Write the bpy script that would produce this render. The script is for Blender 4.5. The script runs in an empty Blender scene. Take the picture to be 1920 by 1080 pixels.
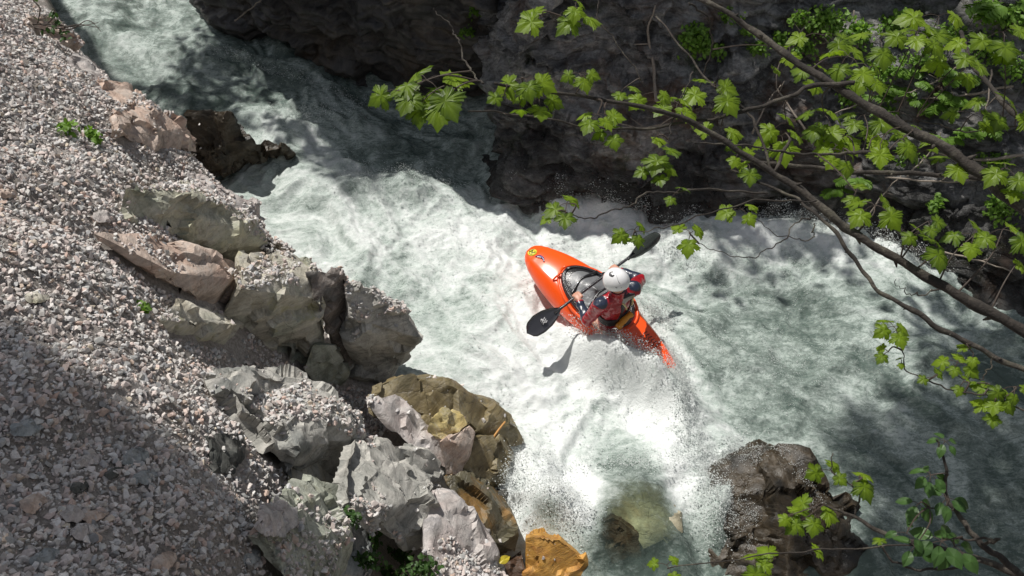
import bpy, bmesh, math, random
import numpy as np
from mathutils import Vector, Matrix
from mathutils.bvhtree import BVHTree
random.seed(7); rng = np.random.default_rng(7)
R = math.radians
S = bpy.context.scene
COL = S.collection
# ------------------------------------------------------------------ camera
CAMZ = 7.0; FPX = 1663.0; PITCH = R(45)
cd = bpy.data.cameras.new('camera'); cam = bpy.data.objects.new('camera', cd); COL.objects.link(cam)
cam.location = (0, 0, CAMZ); cam.rotation_euler = (R(90) - PITCH, 0, 0)
cd.sensor_width = 36; cd.lens = 36 * FPX / 1920; cd.clip_end = 500; cd.clip_start = .05
S.camera = cam
# ------------------------------------------------------------------ sun, sky, exposure
SUN_EL, SUN_AZ = R(62), R(-44)          # azimuth from +Y, negative = towards -X
SD = Vector((math.sin(SUN_AZ) * math.cos(SUN_EL), math.cos(SUN_AZ) * math.cos(SUN_EL), math.sin(SUN_EL)))
sl = bpy.data.lights.new('sun', 'SUN'); sl.energy = 4.7; sl.angle = R(.53); sl.color = (1, .965, .91)
so = bpy.data.objects.new('sun', sl); COL.objects.link(so)
so.rotation_euler = (-SD).to_track_quat('-Z', 'Y').to_euler(); so.location = SD * 40
W = bpy.data.worlds.new('World'); S.world = W; W.use_nodes = True
nt = W.node_tree; sk = nt.nodes.new('ShaderNodeTexSky'); sk.sky_type = 'NISHITA'; sk.sun_disc = False
sk.sun_elevation = SUN_EL; sk.sun_rotation = SUN_AZ
hs = nt.nodes.new('ShaderNodeHueSaturation'); hs.inputs['Saturation'].default_value = .45; nt.links.new(sk.outputs[0], hs.inputs['Color']); nt.links.new(hs.outputs[0], nt.nodes['Background'].inputs[0]); nt.nodes['Background'].inputs[1].default_value = .085
S.view_settings.view_transform = 'Standard'; S.view_settings.look = 'None'
S.view_settings.exposure = 0; S.view_settings.gamma = 1
# ------------------------------------------------------------------ geometry helpers
def ray(u, v):
    a = (u - 960) / FPX; b = (540 - v) / FPX; c, s = math.cos(PITCH), math.sin(PITCH)
    return np.array((a, c + b * s, -s + b * c))
def P(u, v, z): # point at height z seen at a pixel of the photograph (1920 wide)
    d = ray(u, v); t = (z - CAMZ) / d[2]; return np.array((0, 0, CAMZ)) + d * t
def D(u, v, t): # point at depth t
    return np.array((0, 0, CAMZ)) + ray(u, v) * t
VIEW = np.array((0, .707, -.707))
def hsh(i, j, k, seed):
    n = (i.astype(np.int64) * 374761393 + j.astype(np.int64) * 668265263 + k.astype(np.int64) * 2147483647 + seed * 974634777) & 0xffffffff
    n = ((n ^ (n >> 13)) * 1274126177) & 0xffffffff; n = (n ^ (n >> 16)) & 0xffffffff
    n = (n * 2246822519) & 0xffffffff; n = n ^ (n >> 15)
    return n / 4294967295.0
def noise(x, y, z=None, seed=0):
    x = np.asarray(x, float); y = np.asarray(y, float)
    two = z is None
    z = np.zeros_like(x) if two else np.asarray(z, float)
    xi, yi, zi = np.floor(x), np.floor(y), np.floor(z)
    fx, fy, fz = x - xi, y - yi, z - zi
    fx = fx**3 * (fx * (fx * 6 - 15) + 10); fy = fy**3 * (fy * (fy * 6 - 15) + 10); fz = fz**3 * (fz * (fz * 6 - 15) + 10)
    r = 0
    for a in (0, 1):
        for b in (0, 1):
            w = (fx if a else 1 - fx) * (fy if b else 1 - fy)
            if two: r = r + w * hsh(xi + a, yi + b, zi, seed)
            else:
                r = r + w * ((1 - fz) * hsh(xi + a, yi + b, zi, seed) + fz * hsh(xi + a, yi + b, zi + 1, seed))
    return r
def fbm(x, y, z=None, o=4, seed=0, g=.5, lac=2.03):
    r = 0; a = 1; t = 0
    for i in range(o):
        k = lac**i
        r = r + a * noise(x * k + i * 17.3, y * k + i * 9.1, None if z is None else z * k + i * 5.7, seed + i); t += a; a *= g
    return r / t
def ridge(x, y, z=None, o=4, seed=0):
    r = 0; a = 1; t = 0
    for i in range(o):
        k = 2.03**i
        n = noise(x * k + i * 17.3, y * k + i * 9.1, None if z is None else z * k + i * 5.7, seed + i)
        r = r + a * (1 - np.abs(2 * n - 1)); t += a; a *= .5
    return r / t
def sm(a, b, x):
    t = np.clip((np.asarray(x, float) - a) / (b - a), 0, 1); return t * t * (3 - 2 * t)
def link(o, parent=None):
    COL.objects.link(o)
    if parent is not None: o.parent = parent
    return o
def mesh(name, V, F, mats, parent=None, smooth=True, mi=None):
    me = bpy.data.meshes.new(name)
    V = np.asarray(V, np.float32)
    if isinstance(F, np.ndarray):
        n, k = F.shape
        me.vertices.add(len(V)); me.vertices.foreach_set('co', V.ravel())
        me.loops.add(n * k); me.loops.foreach_set('vertex_index', F.astype(np.int32).ravel())
        me.polygons.add(n); me.polygons.foreach_set('loop_start', np.arange(0, n * k, k, dtype=np.int32))
        me.polygons.foreach_set('loop_total', np.full(n, k, np.int32))
        me.update(calc_edges=True)
    else:
        me.from_pydata([tuple(map(float, p)) for p in V], [], F)
    me.polygons.foreach_set('use_smooth', np.full(len(me.polygons), smooth))
    if mi is not None: me.polygons.foreach_set('material_index', np.asarray(mi, np.int32))
    for m in (mats if isinstance(mats, (list, tuple)) else [mats]): me.materials.append(m)
    me.update()
    return link(bpy.data.objects.new(name, me), parent)
def tag(o, label=None, cat=None, group=None, kind=None):
    if label: o['label'] = label
    if cat: o['category'] = cat
    if group: o['group'] = group
    if kind: o['kind'] = kind
    return o
def empty(name, loc, label, cat, group=None):
    o = bpy.data.objects.new(name, None); o.empty_display_size = .1; link(o); o.location = tuple(loc)
    return tag(o, label, cat, group)
def vattr(o, name, vals):
    a = o.data.attributes.new(name, 'FLOAT', 'POINT'); a.data.foreach_set('value', np.asarray(vals, np.float32))
class MB:
    def __init__(s): s.V = []; s.F = []; s.n = 0; s.M = []
    def add(s, V, F, m=0):
        V = np.asarray(V, float); s.V.append(V); s.F += [tuple(i + s.n for i in f) for f in F]; s.M += [m] * len(F); s.n += len(V)
    def tube(s, pts, rad, n=7, m=0, rough=0.):
        pts = np.asarray(pts, float); k = len(pts); rad = np.broadcast_to(np.asarray(rad, float), (k,))
        V = []; F = []; prev = None
        for i in range(k):
            t = pts[min(i + 1, k - 1)] - pts[max(i - 1, 0)]; t /= np.linalg.norm(t) + 1e-9
            if prev is None:
                a = np.array((0, 0, 1.)) if abs(t[2]) < .9 else np.array((1., 0, 0)); x = np.cross(t, a)
            else: x = prev - t * np.dot(prev, t)
            x /= np.linalg.norm(x) + 1e-9; prev = x; y = np.cross(t, x)
            for j in range(n):
                th = 2 * math.pi * j / n; r = rad[i] * (1 + (rough * (random.random() - .5) if rough else 0))
                V.append(pts[i] + (x * math.cos(th) + y * math.sin(th)) * r)
        for i in range(k - 1):
            for j in range(n):
                a = i * n + j; b = i * n + (j + 1) % n; F.append((a, b, b + n, a + n))
        F.append(tuple(range(n))[::-1]); F.append(tuple(range((k - 1) * n, k * n)))
        s.add(V, F, m)
    def build(s, name, mats, parent=None, smooth=True):
        return mesh(name, np.concatenate(s.V), s.F, mats, parent, smooth, s.M)
def spline(pts, n=8):
    p = np.asarray(pts, float); out = []
    for i in range(len(p) - 1):
        a = p[max(i - 1, 0)]; b = p[i]; c = p[i + 1]; d = p[min(i + 2, len(p) - 1)]
        for k in range(n):
            t = k / n
            out.append(.5 * ((2 * b) + (c - a) * t + (2 * a - 5 * b + 4 * c - d) * t * t + (3 * b - a - 3 * c + d) * t**3))
    out.append(p[-1]); return np.array(out)
# ------------------------------------------------------------------ materials
def mat(name):
    m = bpy.data.materials.new(name); m.use_nodes = True
    return m, m.node_tree, m.node_tree.nodes['Principled BSDF']
def N(nt, t, **kw):
    n = nt.nodes.new('ShaderNode' + t)
    for k, v in kw.items():
        if k in n.inputs.keys(): n.inputs[k].default_value = v
        else: setattr(n, k, v)
    return n
def L(nt, a, b): nt.links.new(a, b)
def ramp(nt, src, stops, interp='LINEAR'):
    r = nt.nodes.new('ShaderNodeValToRGB'); r.color_ramp.interpolation = interp
    e = r.color_ramp.elements
    while len(e) < len(stops): e.new(.5)
    for i, (p, c) in enumerate(stops):
        e[i].position = p; e[i].color = (c, c, c, 1) if isinstance(c, (int, float)) else (*c, 1)
    L(nt, src, r.inputs[0]); return r.outputs[0]
def mixc(nt, f, a, b, t='MIX'):
    n = nt.nodes.new('ShaderNodeMix'); n.data_type = 'RGBA'; n.blend_type = t
    for s, v in ((0, f), (6, a), (7, b)):
        if isinstance(v, (int, float)): n.inputs[s].default_value = v
        elif isinstance(v, tuple): n.inputs[s].default_value = (*v, 1)
        else: L(nt, v, n.inputs[s])
    return n.outputs[2]
def math_(nt, op, a, b=0., c=False):
    n = nt.nodes.new('ShaderNodeMath'); n.operation = op; n.use_clamp = c
    for s, v in ((0, a), (1, b)):
        if isinstance(v, (int, float)): n.inputs[s].default_value = v
        else: L(nt, v, n.inputs[s])
    return n.outputs[0]
def coords(nt, scale=(1, 1, 1), rot=(0, 0, 0)):
    t = N(nt, 'TexCoord'); mp = N(nt, 'Mapping'); L(nt, t.outputs['Object'], mp.inputs[0])
    mp.inputs['Scale'].default_value = scale; mp.inputs['Rotation'].default_value = rot; return mp.outputs[0]
def ntex(nt, co, scale, detail=6, rough=.6, dist=0.):
    n = N(nt, 'TexNoise', Scale=scale, Detail=detail, Roughness=rough, Distortion=dist); L(nt, co, n.inputs['Vector']); return n.outputs['Fac']
def bump(nt, h, strength, dist, prev=None):
    b = N(nt, 'Bump', Strength=strength, Distance=dist); L(nt, h, b.inputs['Height'])
    if prev is not None: L(nt, prev, b.inputs['Normal'])
    return b.outputs[0]
def rock(name, c1, c2, c3, wet=0., vein=.25, veinc=(.55, .52, .48), scale=1., strata=0., rot=(0, 0, 0), lichen=None):
    """stone: patches of three colours, fine grain, dark cracks, pale veins"""
    m, nt, b = mat(name)
    co = coords(nt, (scale, scale, scale * (1 + strata * 4)), rot)
    big = ntex(nt, co, 2.3, 5, .62, .6); mid = ntex(nt, co, 8, 8, .66, .1); fine = ntex(nt, co, 70, 4, .7)
    col = ramp(nt, big, [(.33, c1), (.5, c2), (.67, c3)])
    col = mixc(nt, .75, col, ramp(nt, mid, [(.25, .42), (.5, .95), (.78, 1.35)]), 'MULTIPLY')
    sr = N(nt, 'Mapping'); sr.inputs['Scale'].default_value = (1.5, 1.5, 11.); sr.inputs['Rotation'].default_value = (.5 + scale, .35, rot[2]); L(nt, co, sr.inputs[0]); stn = ntex(nt, sr.outputs[0], 2.2, 7, .72, .15)
    col = mixc(nt, .55, col, ramp(nt, stn, [(.35, .5), (.5, 1.), (.6, 1.3)]), 'MULTIPLY')
    col = mixc(nt, .5, col, ramp(nt, fine, [(.2, .5), (.5, 1.), (.8, 1.45)]), 'MULTIPLY')
    v = ntex(nt, co, 2.4, 6, .6, .7); vm = ramp(nt, v, [(.475, 0.), (.5, 1.), (.525, 0.)])
    col = mixc(nt, math_(nt, 'MULTIPLY', vm, vein), col, veinc)
    if lichen:
        lm = ramp(nt, ntex(nt, co, 4.4, 6, .7), [(.55, 0.), (.66, .8)])
        col = mixc(nt, lm, col, lichen)
    vo = N(nt, 'TexVoronoi', Scale=3.2, feature='DISTANCE_TO_EDGE'); wn = N(nt, 'TexNoise', Scale=5., Detail=4.)
    L(nt, co, wn.inputs['Vector']); wc = mixc(nt, .22, co, wn.outputs['Color'], 'ADD'); L(nt, wc, vo.inputs['Vector'])
    ck = ramp(nt, vo.outputs['Distance'], [(0., 0.), (.018, 1.)])
    col = mixc(nt, .3, col, ramp(nt, ck, [(0., .35), (1., 1.)]), 'MULTIPLY')
    L(nt, col, b.inputs['Base Color'])
    rg = ramp(nt, mid, [(.3, .85 - .7 * wet), (.7, .95 - .45 * wet)]); L(nt, rg, b.inputs['Roughness'])
    b.inputs['Specular IOR Level'].default_value = .25 + .45 * wet - .3 * (wet > .85)
    n = bump(nt, mid, .6, .022 / scale); n = bump(nt, stn, .7, .02, n); n = bump(nt, fine, .6, .006, n); n = bump(nt, ck, .4, .012, n)
    L(nt, n, b.inputs['Normal']); return m
def plain(name, c, rough=.5, spec=.5, coat=0., bumpy=0., bs=40, metal=0., var=0.):
    m, nt, b = mat(name); b.inputs['Base Color'].default_value = (*c, 1)
    b.inputs['Roughness'].default_value = rough; b.inputs['Specular IOR Level'].default_value = spec
    b.inputs['Coat Weight'].default_value = coat; b.inputs['Metallic'].default_value = metal
    co = coords(nt); n1 = ntex(nt, co, bs, 5, .6)
    if var: L(nt, mixc(nt, 1., c, ramp(nt, n1, [(.3, 1 - var), (.7, 1 + var)]), 'MULTIPLY'), b.inputs['Base Color'])
    if bumpy: L(nt, bump(nt, n1, bumpy, .01), b.inputs['Normal'])
    return m
def leafm(name, c1, c2, trans=.5):
    m, nt, b = mat(name)
    oi = N(nt, 'Attribute', attribute_name='tone'); co = coords(nt)
    f = math_(nt, 'ADD', math_(nt, 'MULTIPLY', oi.outputs['Fac'], .75), math_(nt, 'MULTIPLY', ntex(nt, co, 30, 4), .25))
    col = mixc(nt, f, c1, c2)
    vn = N(nt, 'Attribute', attribute_name='vein')
    col = mixc(nt, math_(nt, 'MULTIPLY', vn.outputs['Fac'], .35), col, tuple(min(1, c * 1.8) for c in c2))
    L(nt, col, b.inputs['Base Color']); b.inputs['Roughness'].default_value = .45; b.inputs['Specular IOR Level'].default_value = .35
    t = N(nt, 'BsdfTranslucent'); L(nt, mixc(nt, 1., col, (1.25, 1.35, .55), 'MULTIPLY'), t.inputs['Color'])
    ms = N(nt, 'MixShader'); ms.inputs[0].default_value = trans; out = nt.nodes['Material Output']
    L(nt, b.outputs[0], ms.inputs[1]); L(nt, t.outputs[0], ms.inputs[2]); L(nt, ms.outputs[0], out.inputs[0])
    L(nt, bump(nt, ntex(nt, co, 60, 3), .3, .004), b.inputs['Normal'])
    return m
M_ = {}
M_['cream'] = rock('cream stone', (0.405, 0.365, 0.284), (0.540, 0.513, 0.432), (0.351, 0.365, 0.297), vein=.3, lichen=(.42, .40, .24))
M_['grey'] = rock('grey stone', (0.297, 0.297, 0.270), (0.446, 0.432, 0.392), (0.216, 0.223, 0.209), vein=.3)
M_['green'] = rock('green grey stone', (0.230, 0.243, 0.189), (0.405, 0.419, 0.351), (0.176, 0.189, 0.149), vein=.25, lichen=(.36, .35, .25))
M_['pink'] = rock('pink stone', (0.480, 0.336, 0.264), (0.552, 0.444, 0.372), (0.408, 0.336, 0.288), vein=.35)
M_['pinkgrey'] = rock('pinkish grey stone', (0.459, 0.392, 0.365), (0.513, 0.472, 0.446), (0.365, 0.351, 0.351), vein=.35, scale=1.4)
M_['dark'] = rock('dark grey stone', (.06, .065, .06), (.11, .11, .10), (.05, .055, .055), vein=.15)
M_['slab'] = rock('slab stone', (0.120, 0.120, 0.114), (0.240, 0.204, 0.180), (0.156, 0.150, 0.144), vein=.3, strata=.3, rot=(0, 1.3, .3))
M_['olive'] = rock('wet olive stone', (.13, .095, .04), (.20, .16, .08), (.11, .095, .05), wet=.75, vein=.1)
M_['yellow'] = rock('yellow stone', (.55, .42, .16), (.60, .50, .24), (.45, .36, .15), wet=.5, vein=.3, scale=1.5)
M_['orange'] = rock('wet orange stone', (.42, .20, .03), (.52, .27, .05), (.36, .15, .03), wet=.7, vein=.25, veinc=(.62, .4, .12), scale=1.6, strata=.4, rot=(.5, .9, 0))
M_['rust'] = rock('wet rusty stone', (.24, .12, .02), (.10, .085, .045), (.12, .11, .07), wet=.85, vein=.1)
M_['wetblack'] = rock('wet black stone', (.024, .022, .018), (.052, .038, .022), (.016, .016, .014), wet=1., vein=.15, veinc=(.3, .28, .24))
M_['tan'] = rock('submerged tan stone', (.40, .31, .19), (.42, .38, .27), (.27, .24, .16), wet=.7, vein=.1)
M_['bluegrey'] = rock('blue grey stone', (0.216, 0.243, 0.243), (0.324, 0.338, 0.338), (0.162, 0.176, 0.176), vein=.2)
M_['orangepatch'] = rock('brown wet stone', (.05, .025, .014), (.09, .045, .022), (.04, .024, .016), wet=.7, vein=.1)

M_['lichen'] = rock('pale lichened stone', (.38, .37, .29), (.46, .45, .36), (.24, .26, .20), vein=.3, lichen=(.5, .48, .34))
# ------------------------------------------------------------------ height of the bank
# (u, v, z) of the visible bank surface, photograph pixels
CP = [(-60, -40, 3.3), (60, 60, 2.75), (150, 120, 2.35), (0, 200, 3.3), (200, 220, 2.7), (340, 290, 2.0), (0, 400, 3.4), (200, 330, 2.8),
      (420, 360, 1.9), (150, 430, 2.9), (300, 430, 2.45), (490, 470, 1.75), (0, 600, 3.5), (200, 560, 3.0), (400, 520, 2.2), (560, 500, 1.65),
      (650, 540, 1.45), (0, 800, 3.6), (200, 700, 3.2), (350, 700, 2.45), (500, 620, 1.85), (620, 680, 1.4), (780, 630, 1.0), (250, 850, 3.1),
      (430, 850, 2.4), (560, 780, 1.75), (700, 800, 1.15), (850, 750, .62), (960, 800, .3), (0, 1080, 3.7), (250, 1060, 3.25), (450, 980, 2.75),
      (600, 960, 2.0), (740, 920, 1.15), (860, 860, .6), (600, 1080, 2.2), (760, 1040, 1.2), (900, 1000, .6), (950, 1080, .45), (830, 1080, 1.0),
      (450, 1120, 2.8), (940, 900, .35)]
CPa = np.array(CP, float)
def tps_fit(X, z, lam=1e-3):
    n = len(X); d = np.linalg.norm(X[:, None] - X[None], axis=2); K = np.where(d > 0, d * d * np.log(d + 1e-12), 0) + lam * np.eye(n)
    Pm = np.hstack([np.ones((n, 1)), X]); A = np.block([[K, Pm], [Pm.T, np.zeros((3, 3))]])
    return np.linalg.solve(A, np.concatenate([z, np.zeros(3)]))
def tps_eval(w, X, Q):
    out = np.zeros(len(Q))
    for i in range(0, len(Q), 20000):
        q = Q[i:i + 20000]; d = np.linalg.norm(q[:, None] - X[None], axis=2); K = np.where(d > 0, d * d * np.log(d + 1e-12), 0)
        out[i:i + 20000] = K @ w[:len(X)] + w[len(X)] + q @ w[len(X) + 1:]
    return out
_UX = CPa[:, :2] / 500; _uw = tps_fit(_UX, CPa[:, 2], 1e-2)
def zs(u, v): return float(tps_eval(_uw, _UX, np.array([[u / 500, v / 500]]))[0])
def PS(u, v, dz=0): return P(u, v, zs(u, v) + dz)
drops = []
for u, v, z in CP:
    rip = max(0., min(1., (u - 330) / 150)) if v < 660 else max(0., min(1., (u - 470) / 110))
    drops.append(1. * rip)
wp = [P(u, v, z) - np.array((0, 0, d)) for (u, v, z), d in zip(CP, drops)]
# beyond the crest the bank falls to the river; near side rises to the road the camera stands on
def beyond(u, v, z, dd):
    p = P(u, v, z); return np.array((p[0] + .45 * dd, p[1] + .9 * dd, -.7))
EDGE = [(60, 0, 2.7), (180, 130, 2.3), (350, 280, 1.95), (490, 460, 1.7), (640, 520, 1.4), (790, 640, .9), (970, 790, .3)]
wp += [beyond(u, v, z, .35 + z * .75) for u, v, z in EDGE]
wp += [beyond(u, v, z, 2.2 + z * 1.) for u, v, z in EDGE]
wp += [np.array(p, float) for p in [(-9, 3, 3.6), (-9, 8, 3.4), (-7, 10, 2.6), (-12, 14, 2.4), (-4, 0, 4.4), (-9, -3, 4.6), (0, -3, 5.3), (0, 0, 5.1),
     (0, 1.1, 3.7), (0, 2.2, 1.7), (0.2, 3.4, .1), (1.2, 3.2, -.5), (2, 1.2, 2.6), (2, 2.4, .6), (4, 3., -.8), (4, 1.2, 2.3), (4, 0, 4.), (7, 2.2, -.5),
     (7, 0, 3.), (4, -3, 5), (10, -3, 4.5), (10, 1, .5), (11, 4, -1), (-1.4, 1.2, 4.1), (6, 8, -1.2), (3, 10, -1.2), (1, 6, -1.1), (-1, 9, -1.1), (-3, 12, -1.1), (10, 9, -1.3), (-6, 17, -1.2), (-11, 19, 1.8)]]
wp = np.array(wp); _wx = wp[:, :2] / 4; _ww = tps_fit(_wx, wp[:, 2], 5e-3)
EV = np.array([-400, -60, 0, 60, 130, 200, 290, 370, 460, 510, 560, 640, 730, 800, 880, 960, 1080, 1300]); EU = np.array([-60, 60, 85, 120, 165, 235, 345, 430, 490, 600, 680, 740, 720, 820, 860, 880, 930, 980.])
def project(p):
    q = p - np.array((0, 0, CAMZ)); s, c = math.sin(PITCH), math.cos(PITCH)
    t = q[:, 1] * c - q[:, 2] * s; up = q[:, 1] * s + q[:, 2] * c; t = np.where(t > .1, t, -1)
    return 960 + q[:, 0] / t * FPX, 540 - up / t * FPX, t
def terr(x, y):
    x = np.asarray(x, float); y = np.asarray(y, float)
    z = tps_eval(_ww, _wx, np.stack([x.ravel(), y.ravel()], 1) / 4).reshape(x.shape)
    z = np.clip(z, -1.3, 5.6)
    for k in range(5):      # the crest of the bank: beyond it the ground drops steeply to the river
        u, v, t = project(np.stack([x.ravel(), y.ravel(), z.ravel()], 1)); u = u.reshape(x.shape); v = v.reshape(x.shape); t = t.reshape(x.shape)
        ex = (u - np.interp(v, EV, EU)) / FPX * t; ex = np.where((y > 2.5) & (t > 0) & (x < 3), ex, 0); z = z - 1.1 * np.clip(ex, 0, .8)
    z = np.maximum(z, -1.3)
    return z + (fbm(x * 1.7, y * 1.7, o=4, seed=3) - .5) * .26 + (ridge(x * 3.3, y * 3.3, o=4, seed=5) - .6) * .09 + (fbm(x * 14, y * 14, o=3, seed=8) - .5) * .035
def grid(x0, x1, y0, y1, st):
    nx = int((x1 - x0) / st) + 1; ny = int((y1 - y0) / st) + 1
    X, Y = np.meshgrid(np.linspace(x0, x1, nx), np.linspace(y0, y1, ny))
    i = np.arange(nx * ny).reshape(ny, nx)
    F = np.stack([i[:-1, :-1], i[:-1, 1:], i[1:, 1:], i[1:, :-1]], -1).reshape(-1, 4); return X, Y, F
m, nt, b = mat('gravelly soil'); co = coords(nt)
n1 = ntex(nt, co, 2.2, 6, .65, .4); n2 = ntex(nt, co, 45, 6, .75)
c = mixc(nt, ramp(nt, n1, [(.35, 0.), (.65, 1.)]), (.26, .23, .20), (.44, .40, .37))
c = mixc(nt, .8, c, ramp(nt, n2, [(.3, .35), (.5, 1.), (.7, 1.6)]), 'MULTIPLY'); L(nt, c, b.inputs['Base Color'])
nn = bump(nt, ntex(nt, co, 120, 6, .8), 1., .012); nn = bump(nt, n2, .8, .012, nn); L(nt, nn, b.inputs['Normal']); b.inputs['Roughness'].default_value = .95
M_['soil'] = m
X, Y, F = grid(-9.5, 9, -3, 16, .04)
Zt = terr(X, Y)
ground = mesh('ground', np.stack([X.ravel(), Y.ravel(), Zt.ravel()], 1), F, M_['soil']); tag(ground, kind='structure')
# far ground: one sheet to the horizon, under everything
X2, Y2, F2 = grid(-160, 160, -120, 200, 4.)
inside = (X2 > -8.5) & (X2 < 8) & (Y2 > -2.6) & (Y2 < 15)
Z2 = np.where(inside, -1.9, 0) + (~inside) * (4.6 + (fbm(X2 / 30, Y2 / 30, o=3, seed=4) - .5) * 6 + np.maximum(0, np.abs(X2) - 15) * .25)
rv = np.abs(X2 - (2 - (Y2 - 6) * .55)) < 9
Z2 = np.where(rv & ~inside, np.minimum(Z2, -1.9), Z2)
far = mesh('terrain', np.stack([X2.ravel(), Y2.ravel(), Z2.ravel()], 1), F2, M_['soil']); tag(far, kind='structure')
# ------------------------------------------------------------------ boulders
def boulder(name, pts, m, label, cat='boulder', back=.5, res=.027, amp=.03, seed=None, relief=1., strata=0., sdir=(0, 0, 1), smoothit=0, shrink=.72, group='riprap boulders on the river bank', absolute=False):
    seed = seed if seed is not None else len(BO) * 13 + 5
    W_ = np.array([P(*p) if absolute else PS(p[0], p[1], p[2] * (1.7 if p[2] < -.2 else 1.2 if p[2] < 0 else 1)) for p in pts]); c = W_.mean(0)
    base = c + (W_ - c) * shrink + VIEW * back
    allp = np.vstack([W_, base, [c + VIEW * back * 1.25]])
    bm = bmesh.new(); vs = [bm.verts.new(p) for p in allp]
    r = bmesh.ops.convex_hull(bm, input=vs)
    bmesh.ops.delete(bm, geom=list({v for v in bm.verts if not v.link_faces}), context='VERTS')
    for k in range(9):
        es = [e for e in bm.edges if e.calc_length() > res * 1.7]
        if not es: break
        bmesh.ops.subdivide_edges(bm, edges=es, cuts=1); bmesh.ops.triangulate(bm, faces=[f for f in bm.faces if len(f.verts) > 3])
    bmesh.ops.recalc_face_normals(bm, faces=bm.faces)
    for k in range(smoothit): bmesh.ops.smooth_vert(bm, verts=bm.verts, factor=.5, use_axis_x=True, use_axis_y=True, use_axis_z=True)
    bm.normal_update()
    V = np.array([v.co for v in bm.verts]); Nn = np.array([v.normal for v in bm.verts])
    q = V + seed * 3.7; sd = np.array(sdir, float); sd /= np.linalg.norm(sd)
    d = (fbm(q[:, 0] * 2.6, q[:, 1] * 2.6, q[:, 2] * 2.6, 3, seed) - .5) * 2.6 * amp
    # chipped facets: terraced noise gives planar breaks with sharp edges
    rc = np.random.default_rng(seed); ext = np.ptp(V, axis=0); ncell = int(16 + 26 * relief)
    cp = V.min(0) + rc.random((ncell, 3)) * ext; tl = rc.normal(size=(ncell, 3)) * .16 * relief; of = rc.normal(size=ncell) * .5 * amp
    wv = V + (np.stack([fbm(q[:, 0] * 5, q[:, 1] * 5, q[:, 2] * 5, 3, seed + 20 + a) for a in range(3)], 1) - .5) * ext.max() * .11
    ci = np.argmin(((wv[:, None] - cp[None])**2).sum(2), 1); fd = np.einsum('ij,ij->i', tl[ci], V - cp[ci]) + of[ci]
    d += np.clip(fd, -2.2 * amp, 1.6 * amp)
    d += (ridge(q[:, 0] * 9, q[:, 1] * 9, q[:, 2] * 9, 3, seed + 5) - .6) * .75 * amp * relief
    if strata:
        s_ = q @ sd + (fbm(q[:, 0] * 2, q[:, 1] * 2, q[:, 2] * 2, 3, seed + 9) - .5) * .25
        u_ = s_ * 16; fu = u_ - np.floor(u_); d += (sm(.0, .3, fu) * (1 - sm(.75, 1., fu)) * (.4 + .8 * hsh(np.floor(u_), np.floor(u_) * 0, np.floor(u_) * 0, seed)) - .5) * strata
    V = V + Nn * d[:, None]
    F = [[v.index for v in f.verts] for f in bm.faces]; bm.verts.index_update()
    F = np.array([[v.index for v in f.verts] for f in bm.faces]); bm.free()
    o = V.mean(0); ob = mesh(name, V - o, F, m); ob.location = tuple(o); ob.data.set_sharp_from_angle(angle=R(38))
    tag(ob, label, cat, group); BO.append((ob, V, F)); return ob
BO = []
G = 'riprap boulders on the river bank'
boulder('boulder', [(50, 30, .1), (95, 28, .05), (125, 62, -.1), (75, 75, -.1), (55, 60, .05)], M_['pink'], 'small pale boulder at the top left end of the bank, beside the bare twigs')
boulder('boulder', [(108, 152, .16), (138, 98, .3), (160, 102, .26), (184, 150, .14), (180, 184, -.08), (115, 166, .0), (105, 175, .0)], M_['pinkgrey'], 'upright wedge boulder with a dark brown shaded face below the top left gravel', amp=.02)
boulder('boulder', [(182, 152, .2), (225, 148, .2), (250, 175, .14), (245, 200, .08), (190, 200, .04)], M_['pink'], 'small smooth pink boulder directly above the large pink boulder', amp=.02)
boulder('boulder', [(205, 215, .14), (250, 185, .2), (310, 205, .17), (350, 240, .08), (352, 282, -.12), (300, 278, -.02), (215, 255, .04)], M_['pink'], 'large smooth pale pink boulder above the gravel slope, facing the black wet rock', amp=.03)
boulder('boulder', [(235, 352, .2), (330, 345, .25), (400, 372, .2), (455, 400, .1), (495, 455, -.08), (470, 495, -.45), (430, 503, -.5), (330, 470, -.2), (250, 440, -.1), (228, 400, .02)], M_['lichen'], 'biggest grey green boulder with a pale lichened top and a shaded hollow', amp=.05, back=.7)
boulder('boulder', [(345, 320, .05), (400, 350, .05), (470, 375, 0), (490, 430, -.15), (440, 405, -.05), (370, 365, .03)], M_['pinkgrey'], 'gravel covered boulder ridge behind the biggest grey green boulder', amp=.03)
boulder('boulder', [(180, 440, .06), (300, 445, .08), (400, 478, .05), (440, 508, .0), (450, 525, -.05), (440, 575, -.3), (405, 600, -.35), (330, 540, -.12), (320, 510, .0)], M_['pink'], 'cream and pink boulder with a sharp corner under a ledge of gravel', amp=.02, back=.6)
boulder('boulder', [(330, 560, -.08), (400, 600, -.1), (432, 610, -.15), (425, 640, -.3), (385, 700, -.5), (345, 650, -.3), (300, 600, -.1)], M_['cream'], 'cream topped boulder with shaded dark side just below the sharp cornered pink one', amp=.025)
boulder('boulder', [(452, 478, .12), (540, 470, .12), (588, 510, .08), (598, 560, .0), (595, 640, -.32), (555, 668, -.42), (500, 650, -.4), (415, 628, -.35), (410, 600, -.25), (445, 540, .0)], M_['cream'], 'tall cream boulder with gravel on its sloping top, left of the upright slab', amp=.035, back=.7)
boulder('boulder', [(410, 625, -.42), (500, 655, -.42), (590, 660, -.4), (600, 700, -.55), (560, 730, -.6), (480, 700, -.5)], M_['green'], 'shaded greenish block wedged under the tall cream boulder', amp=.03)
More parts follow.
